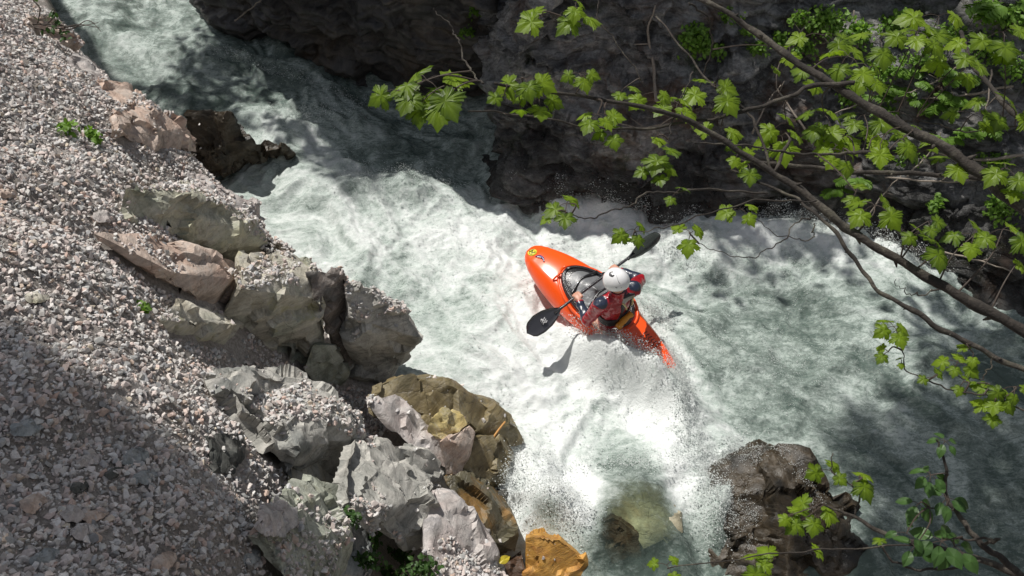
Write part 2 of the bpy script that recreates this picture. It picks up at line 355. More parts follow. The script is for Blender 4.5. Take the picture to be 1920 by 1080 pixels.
boulder('boulder', [(575, 512, .15), (634, 506, .2), (645, 515, .18), (662, 640, -.3), (655, 688, -.45), (640, 690, -.5), (612, 620, -.25), (590, 560, .0)], M_['slab'], 'upright dark slab with a thin rust pink edge standing among the boulders', amp=.015, back=.25, shrink=.9)
boulder('boulder', [(648, 532, .12), (700, 545, .12), (762, 590, .05), (788, 632, -.05), (770, 665, -.25), (715, 722, -.55), (690, 732, -.6), (655, 690, -.45), (648, 600, -.05)], M_['grey'], 'rounded grey boulder with pebbles on top, jutting over the green water', amp=.03, back=.7)
boulder('boulder', [(585, 645, -.25), (625, 650, -.25), (655, 700, -.4), (650, 742, -.6), (610, 735, -.55), (575, 690, -.4)], M_['green'], 'small rounded green grey boulder at the foot of the upright slab', amp=.02)
boulder('boulder', [(392, 705, .0), (450, 690, .12), (530, 700, .12), (600, 740, .1), (668, 778, .05), (672, 820, -.05), (655, 870, -.32), (625, 930, -.55), (560, 900, -.45), (500, 848, -.12), (430, 780, -.05)], M_['grey'], 'broad boulder with a gravel dusted top and a jagged dark overhanging front', amp=.04, back=.7, relief=1.4)
boulder('boulder', [(540, 845, -.25), (590, 870, -.25), (625, 925, -.35), (630, 965, -.5), (590, 950, -.4), (540, 900, -.3)], M_['cream'], 'narrow curved cream boulder rim below the jagged overhang', amp=.015)
boulder('boulder', [(385, 820, .05), (430, 812, .06), (442, 850, .0), (438, 888, -.12), (395, 888, -.08)], M_['dark'], 'dark grey block stone with a flat face at the edge of the gravel', amp=.012, back=.3)
boulder('boulder', [(540, 900, .0), (600, 925, .0), (632, 980, -.1), (640, 1040, -.2), (620, 1120, -.3), (560, 1120, -.1), (470, 1000, .0)], M_['green'], 'greenish rock edge at the bottom of the picture, covered in coarse gravel', amp=.025, back=.6)
boulder('boulder', [(640, 985, -.3), (675, 990, -.3), (695, 1040, -.4), (690, 1090, -.45), (640, 1070, -.4)], M_['bluegrey'], 'small blue grey boulder beside the low green plants', amp=.02, back=.4)
boulder('boulder', [(700, 715, -.1), (770, 702, .0), (850, 725, .02), (930, 765, .0), (975, 800, -.05), (980, 828, -.15), (900, 840, -.15), (780, 820, -.15), (700, 770, -.15)], M_['olive'], 'long wet olive brown boulder half shaded beside the white foam', amp=.03, back=.6)
boulder('boulder', [(870, 815, .0), (935, 820, .0), (960, 860, -.08), (950, 905, -.2), (925, 925, -.28), (880, 900, -.2), (850, 850, -.1)], M_['olive'], 'rounded wet olive boulder at the water edge below the long olive one', amp=.025, back=.5)
boulder('boulder', [(805, 790, .1), (830, 768, .14), (865, 775, .12), (876, 795, .08), (850, 815, .05), (822, 828, .0), (800, 812, .03)], M_['yellow'], 'bright yellow stone lying on the wet olive boulder', 'stone', back=.2, amp=.015)
boulder('boulder', [(690, 752, -.05), (740, 742, .0), (790, 790, .0), (850, 850, -.05), (838, 878, -.12), (790, 858, -.1), (730, 800, -.08)], M_['pinkgrey'], 'flat pinkish grey slab sloping down towards the pink wedge stone', amp=.012, back=.3)
boulder('boulder', [(822, 830, .1), (880, 800, .14), (888, 812, .1), (880, 850, -.02), (862, 895, -.15), (838, 885, -.1)], M_['pink'], 'pink wedge stone with a pale blue grey flat top beside the yellow stone', amp=.012, back=.3)
boulder('boulder', [(745, 838, .0), (800, 845, .0), (832, 880, -.08), (825, 902, -.15), (770, 895, -.15), (735, 860, -.1)], M_['grey'], 'smooth grey boulder under the flat pinkish slab', amp=.015, back=.35)
boulder('boulder', [(650, 822, .1), (690, 830, .15), (760, 890, .16), (815, 945, .15), (830, 965, .05), (828, 1000, -.1), (790, 1035, -.25), (730, 1015, -.2), (640, 950, -.12), (628, 900, -.05)], M_['grey'], 'ridged boulder with a smooth pale vein along its crest above the green plants', amp=.03, back=.6, relief=1.3)
boulder('boulder', [(800, 920, .12), (840, 925, .14), (880, 960, .12), (955, 1085, .0), (960, 1130, -.1), (860, 1130, -.15), (800, 1060, -.1), (815, 990, .0)], M_['pinkgrey'], 'long gravel crusted slab with a clean straight edge above the rusty wet rock', amp=.025, back=.5)
boulder('boulder', [(835, 895, -.05), (872, 888, .05), (920, 925, .05), (965, 985, -.02), (972, 1040, -.15), (930, 1050, -.25), (880, 990, -.15)], M_['rust'], 'wet rusty orange and olive boulder at the edge of the torrent', amp=.02, back=.5)
boulder('boulder', [(986, 1010, .3), (1012, 1004, .38), (1050, 1010, .36), (1095, 1042, .2), (1130, 1085, .05), (1120, 1120, -.1), (985, 1120, -.05), (984, 1060, .1)], M_['orange'], 'bright orange wet rock at the bottom edge in front of the spray', amp=.015, back=.6, absolute=True, group='rocks in the torrent')
boulder('boulder', [(345, 222, .75), (352, 206, .85), (400, 204, .9), (430, 215, .85), (460, 255, .5), (470, 270, .4), (450, 310, .1), (400, 330, .0), (350, 300, .1)], M_['wetblack'], 'tall black wet rock standing in the river beside the bank', amp=.04, back=.5, absolute=True, group='rocks in the torrent')
boulder('boulder', [(440, 275, .3), (500, 268, .32), (530, 272, .25), (552, 288, .1), (500, 300, .05), (440, 315, -.05)], M_['wetblack'], 'low black wet rock trailing away from the tall black one', amp=.04, back=.4, absolute=True, group='rocks in the torrent')
boulder('boulder', [(1345, 885, .02), (1400, 845, .14), (1450, 832, .22), (1510, 852, .2), (1560, 905, .1), (1620, 975, -.06), (1640, 1060, -.15), (1500, 1120, -.15), (1380, 1090, -.15), (1290, 1000, -.1), (1310, 930, .0), (1430, 930, .24)], M_['wetblack'], 'large dark wet boulder glistening at the bottom right of the torrent', amp=.035, back=.8, absolute=True, group='rocks in the torrent', strata=.02, relief=1.3)
boulder('boulder', [(1070, 960, .0), (1100, 925, .1), (1150, 900, .18), (1200, 892, .21), (1245, 905, .18), (1278, 955, .08), (1280, 1000, .02), (1210, 1035, -.05), (1110, 1020, -.1), (1080, 960, .0)], M_['tan'], 'rounded tan boulder under a green sheet of falling water', relief=.15, smoothit=4, amp=.03, back=.7, absolute=True, group='rocks in the torrent')
boulder('boulder', [(985, 945, .1), (1030, 925, .2), (1070, 935, .2), (1085, 975, .05), (1030, 1000, -.1), (980, 980, -.05)], M_['tan'], 'small tan rock washed by white spray left of the sheet of water', amp=.02, back=.5, absolute=True, group='rocks in the torrent')
boulder('boulder', [(1128, 975, .22), (1150, 968, .25), (1195, 1000, .15), (1200, 1040, .0), (1150, 1060, -.05), (1125, 1010, .1)], M_['orangepatch'], 'narrow reddish brown rock poking through the fall of water', amp=.02, back=.4, absolute=True, group='rocks in the torrent')
boulder('boulder', [(925, 925, .1), (950, 918, .1), (955, 945, .0), (930, 950, -.05)], M_['dark'], 'small dark wet rock in the gap below the rounded olive boulder', amp=.01, back=.2, absolute=True, group='rocks in the torrent')
boulder('boulder', [(940, 1060, .15), (980, 1040, .15), (990, 1090, .05), (945, 1110, .05)], M_['orangepatch'], 'small dark red rock between the gravel slab and the orange rock', amp=.015, back=.25, absolute=True, group='rocks in the torrent')
boulder('boulder', [(495, 445, -.05), (540, 470, -.1), (520, 480, -.1), (490, 470, -.1)], M_['wetblack'], 'thin dark mossy rock just behind the crest above the river', amp=.015, back=.4)
boulder('boulder', [(705, 575, -1), (1, 1, 1)][:0] or [(484, 500, .02), (500, 492, .04), (516, 500, .02), (512, 516, -.04), (488, 515, -.04)], M_['grey'], 'small pale chipped stone on the shelf right of the biggest boulder', 'stone', amp=.008, back=.15)
# larger loose stones lying on the gravel
LS = [(15, 792, 76, 826, 'bluegrey', 'largest pale grey stone, at the left edge of the shaded gravel'),
      (233, 848, 272, 886, 'bluegrey', 'rounded blue grey stone in the middle of the shaded gravel'),
      (250, 890, 286, 914, 'bluegrey', 'flat oval grey stone just below the rounded blue grey one'),
      (38, 935, 82, 966, 'pink', 'broad dull pink stone near the left edge, low in the shaded gravel'),
      (115, 952, 162, 985, 'pinkgrey', 'angular pale pink grey stone next to the orange pink one'),
      (156, 962, 192, 987, 'pink', 'orange pink stone near the bottom left'),
      (134, 908, 160, 930, 'dark', 'blackish stone in the lower left gravel'),
      (200, 884, 219, 902, 'dark', 'smaller blackish stone left of the flat oval grey stone'),
      (58, 1040, 102, 1066, 'bluegrey', 'pale stone low in the bottom left corner'),
      (450, 1040, 486, 1066, 'bluegrey', 'pale grey stone alone on dark soil near the bottom'),
      (284, 1046, 322, 1085, 'pink', 'flat pink stone cut by the bottom edge'),
      (145, 858, 180, 880, 'pinkgrey', 'pinkish stone with a green tint above the blackish one'),
      (135, 990, 165, 1016, 'pinkgrey', 'pale blocky stone between the pink stones at the bottom left'),
      (50, 552, 82, 574, 'cream', 'pale stone in the upper left of the shaded gravel'),
      (175, 398, 212, 424, 'pinkgrey', 'pinkish flat stone on the sunlit gravel shoulder'),
      (0, 360, 30, 376, 'pink', 'flat brown pink stone at the left edge of the sunlit gravel'),
      (478, 950, 562, 1018, 'pinkgrey', 'big angular pink grey stone on the dark soil near the bottom')]
for (u0, v0, u1, v1, mk, lb) in LS:
    pts = []; uc, vc, a, c_ = (u0 + u1) / 2, (v0 + v1) / 2, (u1 - u0) / 2, (v1 - v0) / 2
    for k in range(7):
        th = 2 * math.pi * k / 7 + random.random() * .5; pts.append((uc + a * math.cos(th), vc + c_ * math.sin(th), .03))
    pts += [(uc - a * .3, vc - c_ * .3, .03 + a * .0009), (uc + a * .35, vc - c_ * .45, .025 + a * .0009)]
    boulder('stone', [(p[0], p[1], p[2] + .0) for p in pts], M_[mk], lb, 'stone', back=.1, res=.012, amp=.006, group='larger loose stones on the gravel', shrink=.8)
# settle the loose stones on the real surface: lift or lower along the ray of sight
def bvh_of(objs):
    VV = []; FF = []; n = 0
    for ob, V, F in objs:
        VV.append(V); FF.append(F + n); n += len(V)
    return BVHTree.FromPolygons(np.concatenate(VV).tolist(), np.concatenate(FF).tolist(), all_triangles=False)
gV = np.stack([X.ravel(), Y.ravel(), Zt.ravel()], 1)
keep = (gV[F].mean(1)[:, 0] < 2) & (gV[F].mean(1)[:, 1] > .5)
gF = F[keep]; gT = np.concatenate([gF[:, [0, 1, 2]], gF[:, [0, 2, 3]]])
big = [b_ for b_ in BO if not b_[0].name.startswith('stone')]
stones = [b_ for b_ in BO if b_[0].name.startswith('stone')]
bvh = bvh_of([(None, gV, gT)] + big)
for ob, V, Fs in stones:
    c = V.mean(0); d = c - np.array((0, 0, CAMZ)); d /= np.linalg.norm(d)
    hit = bvh.ray_cast(Vector((0, 0, CAMZ)), Vector(d))
    if hit[0] is not None:
        h_ = np.array(hit[0]); k = np.linalg.norm(h_ - np.array((0, 0, CAMZ))) / np.linalg.norm(c - np.array((0, 0, CAMZ)))
        size = (V.max(0) - V.min(0)).max()
        ob.location = tuple(h_ + np.array((0, 0, size * .12)))
# ------------------------------------------------------------------ gravel: countless stones lying on bank and boulders
def stone_templates(k, npt):
    out = []
    for i in range(k):
        p = rng.normal(size=(npt, 3)); p /= np.linalg.norm(p, axis=1)[:, None]; p *= np.array((1, rng.uniform(.65, .95), rng.uniform(.4, .7)))
        bm = bmesh.new(); vs = [bm.verts.new(q) for q in p]; bmesh.ops.convex_hull(bm, input=vs)
        bm.verts.index_update(); bm.normal_update(); bmesh.ops.recalc_face_normals(bm, faces=bm.faces)
        out.append((np.array([v.co for v in bm.verts]), np.array([[v.index for v in f.verts] for f in bm.faces]))); bm.free()
    return out
m, nt, b = mat('gravel stones'); co = coords(nt)
at = N(nt, 'Attribute', attribute_name='tone')
c = ramp(nt, at.outputs['Fac'], [(0., (.24, .24, .24)), (.12, (.55, .54, .51)), (.3, (.46, .40, .37)), (.45, (.66, .64, .61)), (.58, (.58, .48, .44)), (.72, (.46, .46, .46)), (.85, (.72, .69, .66)), (.95, (.52, .38, .32)), (1., (.56, .50, .40))])
c = mixc(nt, .6, c, ramp(nt, ntex(nt, co, 60, 5, .7), [(.25, .55), (.5, 1.), (.75, 1.35)]), 'MULTIPLY'); L(nt, c, b.inputs['Base Color'])
L(nt, bump(nt, ntex(nt, co, 160, 4, .7), .5, .004), b.inputs['Normal']); b.inputs['Roughness'].default_value = .9; b.inputs['Specular IOR Level'].default_value = .2
M_['gravel'] = m
T = stone_templates(14, 11)
# where boulders are bare: ellipses (u, v, ru, rv, angle)
BARE = [(430, 260, 130, 75, 0), (1050, 1060, 95, 75, 0), (1200, 950, 150, 130, 0), (890, 800, 110, 60, 20), (145, 140, 42, 48, 0), (290, 245, 75, 38, 20), (370, 430, 125, 55, 25), (390, 550, 65, 55, 30), (385, 590, 50, 40, 35), (520, 600, 85, 70, 0),
        (615, 600, 40, 90, -5), (740, 660, 50, 80, 30), (615, 690, 45, 55, 0), (600, 850, 100, 55, 25), (590, 900, 40, 60, -30), (415, 850, 28, 40, 0),
        (850, 780, 140, 80, 15), (910, 870, 50, 60, 0), (770, 810, 90, 70, 40), (790, 970, 60, 50, 20), (730, 890, 25, 80, -48), (900, 960, 70, 90, -30), (215, 172, 38, 22, 0),
        (850, 850, 45, 60, 0), (790, 870, 50, 40, 0), (700, 600, 0, 0, 0), (940, 1020, 30, 80, -35), (85, 50, 25, 20, 0), (500, 680, 90, 50, 0), (725, 640, 60, 40, 35)]
def bare(u, v):
    m_ = np.zeros(len(u), bool)
    for (a, b_, ru, rv, an) in BARE:
        if ru == 0: continue
        an = R(an); du = u - a; dv = v - b_; x_ = du * math.cos(an) + dv * math.sin(an); y_ = -du * math.sin(an) + dv * math.cos(an)
        m_ |= (x_ / ru)**2 + (y_ / rv)**2 < 1
    return m_
def scatter(n, smin, smax, up, seed, lift=.25):
    r = np.random.default_rng(seed); xs = r.uniform(-6.2, 1.2, n * 3); ys = r.uniform(.8, 12, n * 3)
    hp = []; hn = []; hb = []
    for x_, y_ in zip(xs, ys):
        # quick frustum reject using the terrain height range
        if len(hp) >= n: break
        h = bvh.ray_cast(Vector((x_, y_, 6.5)), Vector((0, 0, -1)))
        if h[0] is None or h[0].z < .12 or h[1].z < up: continue
        hp.append(h[0][:]); hn.append(h[1][:]); hb.append(h[2] >= len(gT))
    p = np.array(hp); nn = np.array(hn); u, v, t = project(p)
    d = fbm(p[:, 0] * 1.3, p[:, 1] * 1.3, o=3, seed=21)
    ok = (u > -120) & (u < 1050) & (v > -80) & (v < 1180) & ~(bare(u, v) & np.array(hb) & (r.random(len(u)) < .985))
    pb = fbm(p[:, 0] * 3.1, p[:, 1] * 3.1, o=3, seed=23); ok &= ~(np.array(hb) & (pb < .47) & (r.random(len(u)) < .9))
    ok &= r.random(len(u)) < np.clip(1.2 - sm(.45, .58, d) * 1.1, .06, 1) if smin > .018 else ok
    p = p[ok]; nn = nn[ok]; k = len(p)
    s_ = smin * (smax / smin)**(r.random(k)**1.15); Vs = []; Fs = []; Ts = []; off = 0
    q = r.normal(size=(k, 4)); q[:, 1:3] *= .35; q /= np.linalg.norm(q, axis=1)[:, None]
    w_, x_, y_, z_ = q.T
    Rm = np.stack([1 - 2 * (y_**2 + z_**2), 2 * (x_ * y_ - z_ * w_), 2 * (x_ * z_ + y_ * w_), 2 * (x_ * y_ + z_ * w_), 1 - 2 * (x_**2 + z_**2), 2 * (y_ * z_ - x_ * w_), 2 * (x_ * z_ - y_ * w_), 2 * (y_ * z_ + x_ * w_), 1 - 2 * (x_**2 + y_**2)], 1).reshape(-1, 3, 3)
    ti = r.integers(0, len(T), k); tone = r.random(k)
    for j, (tv, tf) in enumerate(T):
        ix = np.where(ti == j)[0]
        if not len(ix): continue
        V = np.einsum('nij,vj->nvi', Rm[ix], tv) * s_[ix, None, None] + p[ix, None] + nn[ix, None] * (s_[ix] * lift)[:, None, None]
        Ff = tf[None] + (np.arange(len(ix)) * len(tv))[:, None, None] + off; off += V.shape[0] * V.shape[1]
        Vs.append(V.reshape(-1, 3)); Fs.append(Ff.reshape(-1, 3)); Ts.append(np.repeat(tone[ix], len(tv)))
    return np.concatenate(Vs), np.concatenate(Fs), np.concatenate(Ts)
parts = [scatter(88000, .011, .034, .18, 1), scatter(85000, .005, .013, .15, 2), scatter(1500, .03, .042, .6, 3, .1)]
n = 0; Vs = []; Fs = []; Ts = []
for V, Fq, Tq in parts: Vs.append(V); Fs.append(Fq + n); Ts.append(Tq); n += len(V)
gr = mesh('gravel', np.concatenate(Vs), np.concatenate(Fs), M_['gravel'], smooth=False); vattr(gr, 'tone', np.concatenate(Ts))
tag(gr, 'pale pink and grey crushed gravel covering the bank and boulder tops', 'gravel', kind='stuff')
# ------------------------------------------------------------------ river
FP = [(200,20,.4),(300,10,.2),(260,60,.45),(330,40,.25),(320,100,.35),(270,100,.45),(200,120,.3),(400,110,.35),(450,130,.18),(300,160,.2),(350,180,.2),(400,200,.25),
(500,170,.15),(600,180,.12),(450,230,.5),(560,230,.85),(650,220,.4),(520,250,.75),(700,250,.25),(760,230,.3),(850,240,.35),(900,230,.4),(930,300,.25),(640,300,.45),(600,330,.5),
(500,320,.45),(450,350,.45),(560,370,.55),(720,350,.85),(800,360,.65),(850,330,.45),(700,300,.35),(900,350,.65),(1000,350,.85),(1100,370,.95),(1200,390,.75),(640,400,.6),
(750,430,.85),(850,440,.85),(950,430,.9),(1050,450,.9),(600,450,.75),(520,430,.65),(700,500,.6),(760,540,.45),(800,520,.5),(900,520,.85),(950,580,.9),(850,600,.65),
(800,600,.4),(830,680,.7),(900,680,.85),(1000,700,1.),(1100,720,1.05),(1200,740,1.05),(1265,800,1.),(1000,800,1.),(900,760,.85),(1100,820,1.),(1350,850,.75),(1400,800,.6),
(1230,450,.7),(1250,520,.35),(1300,480,.65),(1400,420,.9),(1500,430,.9),(1600,430,.8),(1450,470,.5),(1550,480,.45),(1350,560,.4),(1300,580,.3),(1380,520,.55),(1330,660,.15),
(1350,700,.1),(1450,560,.35),(1500,620,.35),(1450,700,.12),(1550,680,.12),(1400,740,.3),(1500,760,.3),(1600,600,.35),(1700,560,.4),(1800,560,.35),(1600,760,.25),(1700,740,.45),
(1650,700,.15),(1750,780,.3),(1850,700,.08),(1900,900,.02),(1850,1000,.06),(1750,900,.1),(1650,850,.15),(1600,880,.08),(1700,1000,.1),(1640,1040,.15),(1560,830,.25),(1290,600,.45),
(1250,620,.7),(1120,640,1.1),(1180,680,1.1),(1340,1020,.0),(1450,1080,.0),(1000,900,1.),(960,950,1.),(1050,880,.9),(1180,860,.2),(1200,900,.3),(1320,900,.8),(1330,960,.7),(1100,1060,.25),(1200,1070,.1),(1020,980,.8),
(1900,600,.3),(2100,700,.2),(2100,1000,0.),(600,1000,.5),(900,1050,.8),(200,-60,.4),(330,-60,.2)]  # foam amounts, lowered at right and upper left to stand in for shade
fp = np.array([[*P(u, v, 0)[:2], f] for u, v, f in FP])
x0, x1, y0, y1 = -8.5, 8.5, 2.2, 19
X, Y, F = grid(x0, x1, y0, y1, .021)
def foam_base(x, y):
    num = np.zeros(x.shape); den = np.full(x.shape, 1e-9)
    for a, b_, f in fp:
        s_ = .16 + .035 * b_; d2 = ((x - a)**2 + (y - b_)**2) / (s_ * s_); w = np.exp(-np.minimum(d2, 60) * .5) + 1e-4 / (1 + d2)**2
        num += w * f; den += w
    return num / den
# coordinates along and across the current (flow runs from far left to near right)
fa = R(-52); fx, fy = math.cos(fa), math.sin(fa)
def waterfields(x, y):
    wx = (fbm(x * .9, y * .9, o=3, seed=31) - .5) * 1.6; wy = (fbm(x * .9 + 9, y * .9 + 4, o=3, seed=32) - .5) * 1.6
    xx = x + wx * .5; yy = y + wy * .5
    al = xx * fx + yy * fy; ac = -xx * fy + yy * fx
    base = foam_base(x + wx * .22, y + wy * .22)
    st = fbm(al * 1.3, ac * 2.6, o=5, seed=41, g=.6)
    lace = ridge(al * 2.2 + wx, ac * 4.2 + wy, o=5, seed=44)
    foam = base + (st - .5) * .75 + (lace - .62) * .4
    h = (fbm(al * .8, ac * 1.1, o=3, seed=51) - .5) * .42 + (ridge(al * 1.7, ac * 2.4, o=4, seed=53) - .6) * .15
    boil = ridge(x * 4.2 + wx * 2, y * 4.2 + wy * 2, o=4, seed=57) - .6
    h += boil * (.03 + .05 * np.clip(base, 0, 1)) + (fbm(x * 17, y * 17, o=3, seed=61) - .5) * (.008 + .016 * np.clip(foam, 0, 1))
    return base, foam, h, boil
base, foam, H, boil = waterfields(X, Y)
def hump(u, v, z, r, h, ry=None, an=0.):
    p = P(u, v, z); dx = X - p[0]; dy = Y - p[1]; c, s = math.cos(an), math.sin(an); a = (dx * c + dy * s) / r; b_ = (-dx * s + dy * c) / (ry or r)
    return h * np.exp(-(a * a + b_ * b_))
H += np.maximum(0, Y - 9) * .05
H += hump(1180, 930, .3, .6, .5, .7) + hump(1035, 955, .1, .2, .2) + hump(1010, 870, .1, .25, .12)             # water piling over the drowned boulder
H += hump(1075, 372, .0, .5, .16, .2) + hump(1000, 345, 0, .35, .15) + hump(1150, 372, 0, .3, .1)        # surge against the cliff
H += hump(720, 350, 0, .7, .18, .25) + hump(560, 240, 0, .5, .2, .3) + hump(1345, 925, .1, .26, .26) + hump(1360, 990, .1, .2, .16)
H += hump(1130, 664, 0.1, .44, .44, .17, R(-40)) + hump(1222, 706, 0.1, .34, .34, .14, R(-40))        # foam heaped on the kayak's near side
H += hump(1270, 780, 0, .22, .14, .5, R(10)) + hump(1460, 430, 0, .7, .12, .25)
H -= hump(1060, 560, 0, .4, .1) + hump(1300, 560, 0, .5, .1) + hump(1340, 1030, 0, .5, .05, .4)
H -= .12
wd = ((X - P(1150, 590, 0)[0])**2 + (Y - P(1150, 590, 0)[1])**2)
clear = hump(1190, 960, .2, .42, .95, .36) + hump(1030, 965, .1, .2, .6, .16) + hump(1150, 1030, .1, .25, .6, .2)
clear = np.clip(clear, 0, 1); foam = foam - clear * .34 + hump(1090, 930, .2, .16, .5, .35) + hump(1275, 880, .3, .14, .4, .3)
riv = mesh('river', np.stack([X.ravel(), Y.ravel(), H.ravel()], 1), F, []); tag(riv, kind='structure')
vattr(riv, 'foam', foam.ravel()); vattr(riv, 'clear', clear.ravel())
m, nt, b = mat('white water'); co = coords(nt); cs = coords(nt, (1, 1.9, 1), (0, 0, -fa))
fo = N(nt, 'Attribute', attribute_name='foam'); cl = N(nt, 'Attribute', attribute_name='clear')
n1 = ntex(nt, cs, 7, 8, .72, .8); n2 = ntex(nt, co, 38, 5, .7, .3); n3 = ntex(nt, cs, 2.2, 4, .6, 1.2)
f = math_(nt, 'ADD', fo.outputs['Fac'], math_(nt, 'MULTIPLY', math_(nt, 'SUBTRACT', n1, .5), 1.0))
f = math_(nt, 'ADD', f, math_(nt, 'MULTIPLY', math_(nt, 'SUBTRACT', n2, .5), .45))
f = math_(nt, 'ADD', f, math_(nt, 'MULTIPLY', math_(nt, 'SUBTRACT', n3, .5), .3))
lc = math_(nt, 'ABSOLUTE', math_(nt, 'SUBTRACT', ntex(nt, cs, 5.5, 6, .65, 1.6), .5)); lc = ramp(nt, lc, [(0., 1.), (.035, .35), (.09, 0.)])
lc2 = math_(nt, 'ABSOLUTE', math_(nt, 'SUBTRACT', ntex(nt, co, 17, 5, .65, 1.2), .5)); lc = math_(nt, 'ADD', lc, math_(nt, 'MULTIPLY', ramp(nt, lc2, [(0., 1.), (.04, .3), (.1, 0.)]), .6))
f = math_(nt, 'ADD', f, math_(nt, 'MULTIPLY', lc, .14))
f = math_(nt, 'SUBTRACT', f, .085)
col = ramp(nt, f, [(.02, (.085, .118, .102)), (.27, (.215, .262, .235)), (.45, (.38, .44, .405)), (.66, (.56, .61, .58)), (.93, (.76, .785, .77))])
L(nt, col, b.inputs['Base Color'])
L(nt, ramp(nt, f, [(.2, .12), (.7, .5)]), b.inputs['Roughness']); b.inputs['Specular IOR Level'].default_value = .5; b.inputs['IOR'].default_value = 1.33
nn = bump(nt, n1, .4, .045); nn = bump(nt, n2, .5, .012, nn); nn = bump(nt, lc, .35, .012, nn); nn = bump(nt, ntex(nt, co, 110, 3, .7), .4, .006, nn); L(nt, nn, b.inputs['Normal'])
tr = N(nt, 'BsdfTransparent'); tr.inputs[0].default_value = (.78, .85, .74, 1); ms = N(nt, 'MixShader')
k = math_(nt, 'MULTIPLY', cl.outputs['Fac'], math_(nt, 'SUBTRACT', 1.05, math_(nt, 'MULTIPLY', f, .9), True), True)
L(nt, math_(nt, 'MULTIPLY', k, .95), ms.inputs[0]); L(nt, b.outputs[0], ms.inputs[1]); L(nt, tr.outputs[0], ms.inputs[2]); L(nt, ms.outputs[0], nt.nodes['Material Output'].inputs[0])
riv.data.materials.append(m); M_['water'] = m
def hw(x, y): # water height lookup
    i = np.clip(((np.asarray(y) - y0) / (y1 - y0) * (X.shape[0] - 1)).astype(int), 0, X.shape[0] - 1); j = np.clip(((np.asarray(x) - x0) / (x1 - x0) * (X.shape[1] - 1)).astype(int), 0, X.shape[1] - 1)
    return H[i, j]
# ------------------------------------------------------------------ spray: flung drops and flecks of froth
OC = np.array([(1, 0, 0), (-1, 0, 0), (0, 1, 0), (0, -1, 0), (0, 0, 1), (0, 0, -1)], float)
OF = np.array([(0, 2, 4), (2, 1, 4), (1, 3, 4), (3, 0, 4), (2, 0, 5), (1, 2, 5), (3, 1, 5), (0, 3, 5)])
r = np.random.default_rng(5); sp = []; sz = []
tb = bvh_of([b_ for b_ in BO if b_[0].get('group') == 'rocks in the torrent'])
def spray(u0, v0, u1, v1, wid, hgt, n, s0=.002, s1=.0075, clump=9, onr=False):
    a = P(u0, v0, 0); b_ = P(u1, v1, 0); k = max(1, n // clump); t = r.random(k); c = a + (b_ - a) * t[:, None]; c[:, :2] += r.normal(size=(k, 2)) * wid
    gate = noise(c[:, 0] * 5, c[:, 1] * 5, seed=77); hh = hgt * (.15 + .85 * gate**1.5 * 1.6) * r.random(k)**1.7
    q = np.repeat(np.arange(k), clump); p = c[q] + r.normal(size=(len(q), 3)) * np.array((.028, .028, .02)) * (1 + r.random(len(q))[:, None]); p[:, 2] = hw(p[:, 0], p[:, 1]) + np.abs(hh[q] + r.normal(size=len(q)) * .02)
    if onr:
        for i_ in range(len(p)):
            h_ = tb.ray_cast(Vector((p[i_, 0], p[i_, 1], 2.)), Vector((0, 0, -1)))
            if h_[0] is not None: p[i_, 2] = max(p[i_, 2], h_[0].z + .003 + abs(r.normal()) * .012)
    sp.append(p); sz.append(s0 * (s1 / s0)**(r.random(len(q))**2.5))
for a in [(1350, 880, 1450, 850, .07, .03, 900, .002, .004, 60, True), (1330, 950, 1420, 990, .08, .03, 900, .002, .004, 60, True), (1480, 900, 1540, 950, .06, .03, 300, .002, .004, 30, True), (870, 950, 960, 1030, .05, .03, 1500, .002, .004, 20, True), (955, 345, 1240, 385, .07, .26, 12000), (1150, 370, 1300, 400, .1, .22, 3500), (1380, 400, 1600, 420, .12, .22, 4500), (1600, 430, 1760, 500, .1, .18, 3000),
          (1085, 620, 1240, 700, .10, .24, 6000), (1130, 640, 1190, 660, .08, .32, 1800), (1190, 610, 1275, 690, .07, .16, 5000), (1215, 560, 1260, 600, .08, .12, 1500), (1270, 690, 1290, 840, .05, .14, 3000), (960, 870, 1330, 880, .10, .12, 2500),
          (970, 930, 1080, 1010, .12, .2, 3000), (1290, 860, 1420, 830, .1, .14, 2500), (1330, 900, 1340, 990, .1, .18, 3500), (960, 800, 950, 950, .05, .2, 2500), (500, 240, 620, 220, .2, .15, 2500),
          (620, 340, 800, 350, .25, .14, 3000), (700, 420, 1150, 430, .5, .08, 5000), (900, 740, 1250, 760, .35, .06, 1200), (1300, 480, 1550, 450, .3, .09, 3500), (1320, 620, 1560, 720, .4, .04, 1800, .002, .006), (380, 100, 700, 190, .06, .1, 1800),
          (600, 480, 950, 600, .5, .05, 3000), (1130, 700, 1260, 730, .15, .12, 1500), (1230, 445, 1330, 470, .08, .14, 1500)]: spray(*a)
p = np.concatenate(sp); s_ = np.concatenate(sz); k = len(p)
st = 1 + r.random(k) * 1.2; dr = r.normal(size=(k, 3)) * .4 + np.array((fx, fy, .3)); dr /= np.linalg.norm(dr, axis=1)[:, None]
V = OC[None] * s_[:, None, None]; V = V + dr[:, None] * (np.einsum('nvi,ni->nv', V, dr) * (st - 1)[:, None])[:, :, None] + p[:, None]
Fz = (OF[None] + (np.arange(k) * 6)[:, None, None]).reshape(-1, 3)
ms_, nt, b = mat('flung water'); b.inputs['Base Color'].default_value = (.86, .89, .87, 1); b.inputs['Roughness'].default_value = .15; b.inputs['Specular IOR Level'].default_value = .6
t_ = N(nt, 'BsdfTranslucent'); t_.inputs[0].default_value = (.9, .92, .91, 1); x_ = N(nt, 'MixShader'); x_.inputs[0].default_value = .5; L(nt, b.outputs[0], x_.inputs[1]); L(nt, t_.outputs[0], x_.inputs[2]); L(nt, x_.outputs[0], nt.nodes['Material Output'].inputs[0])
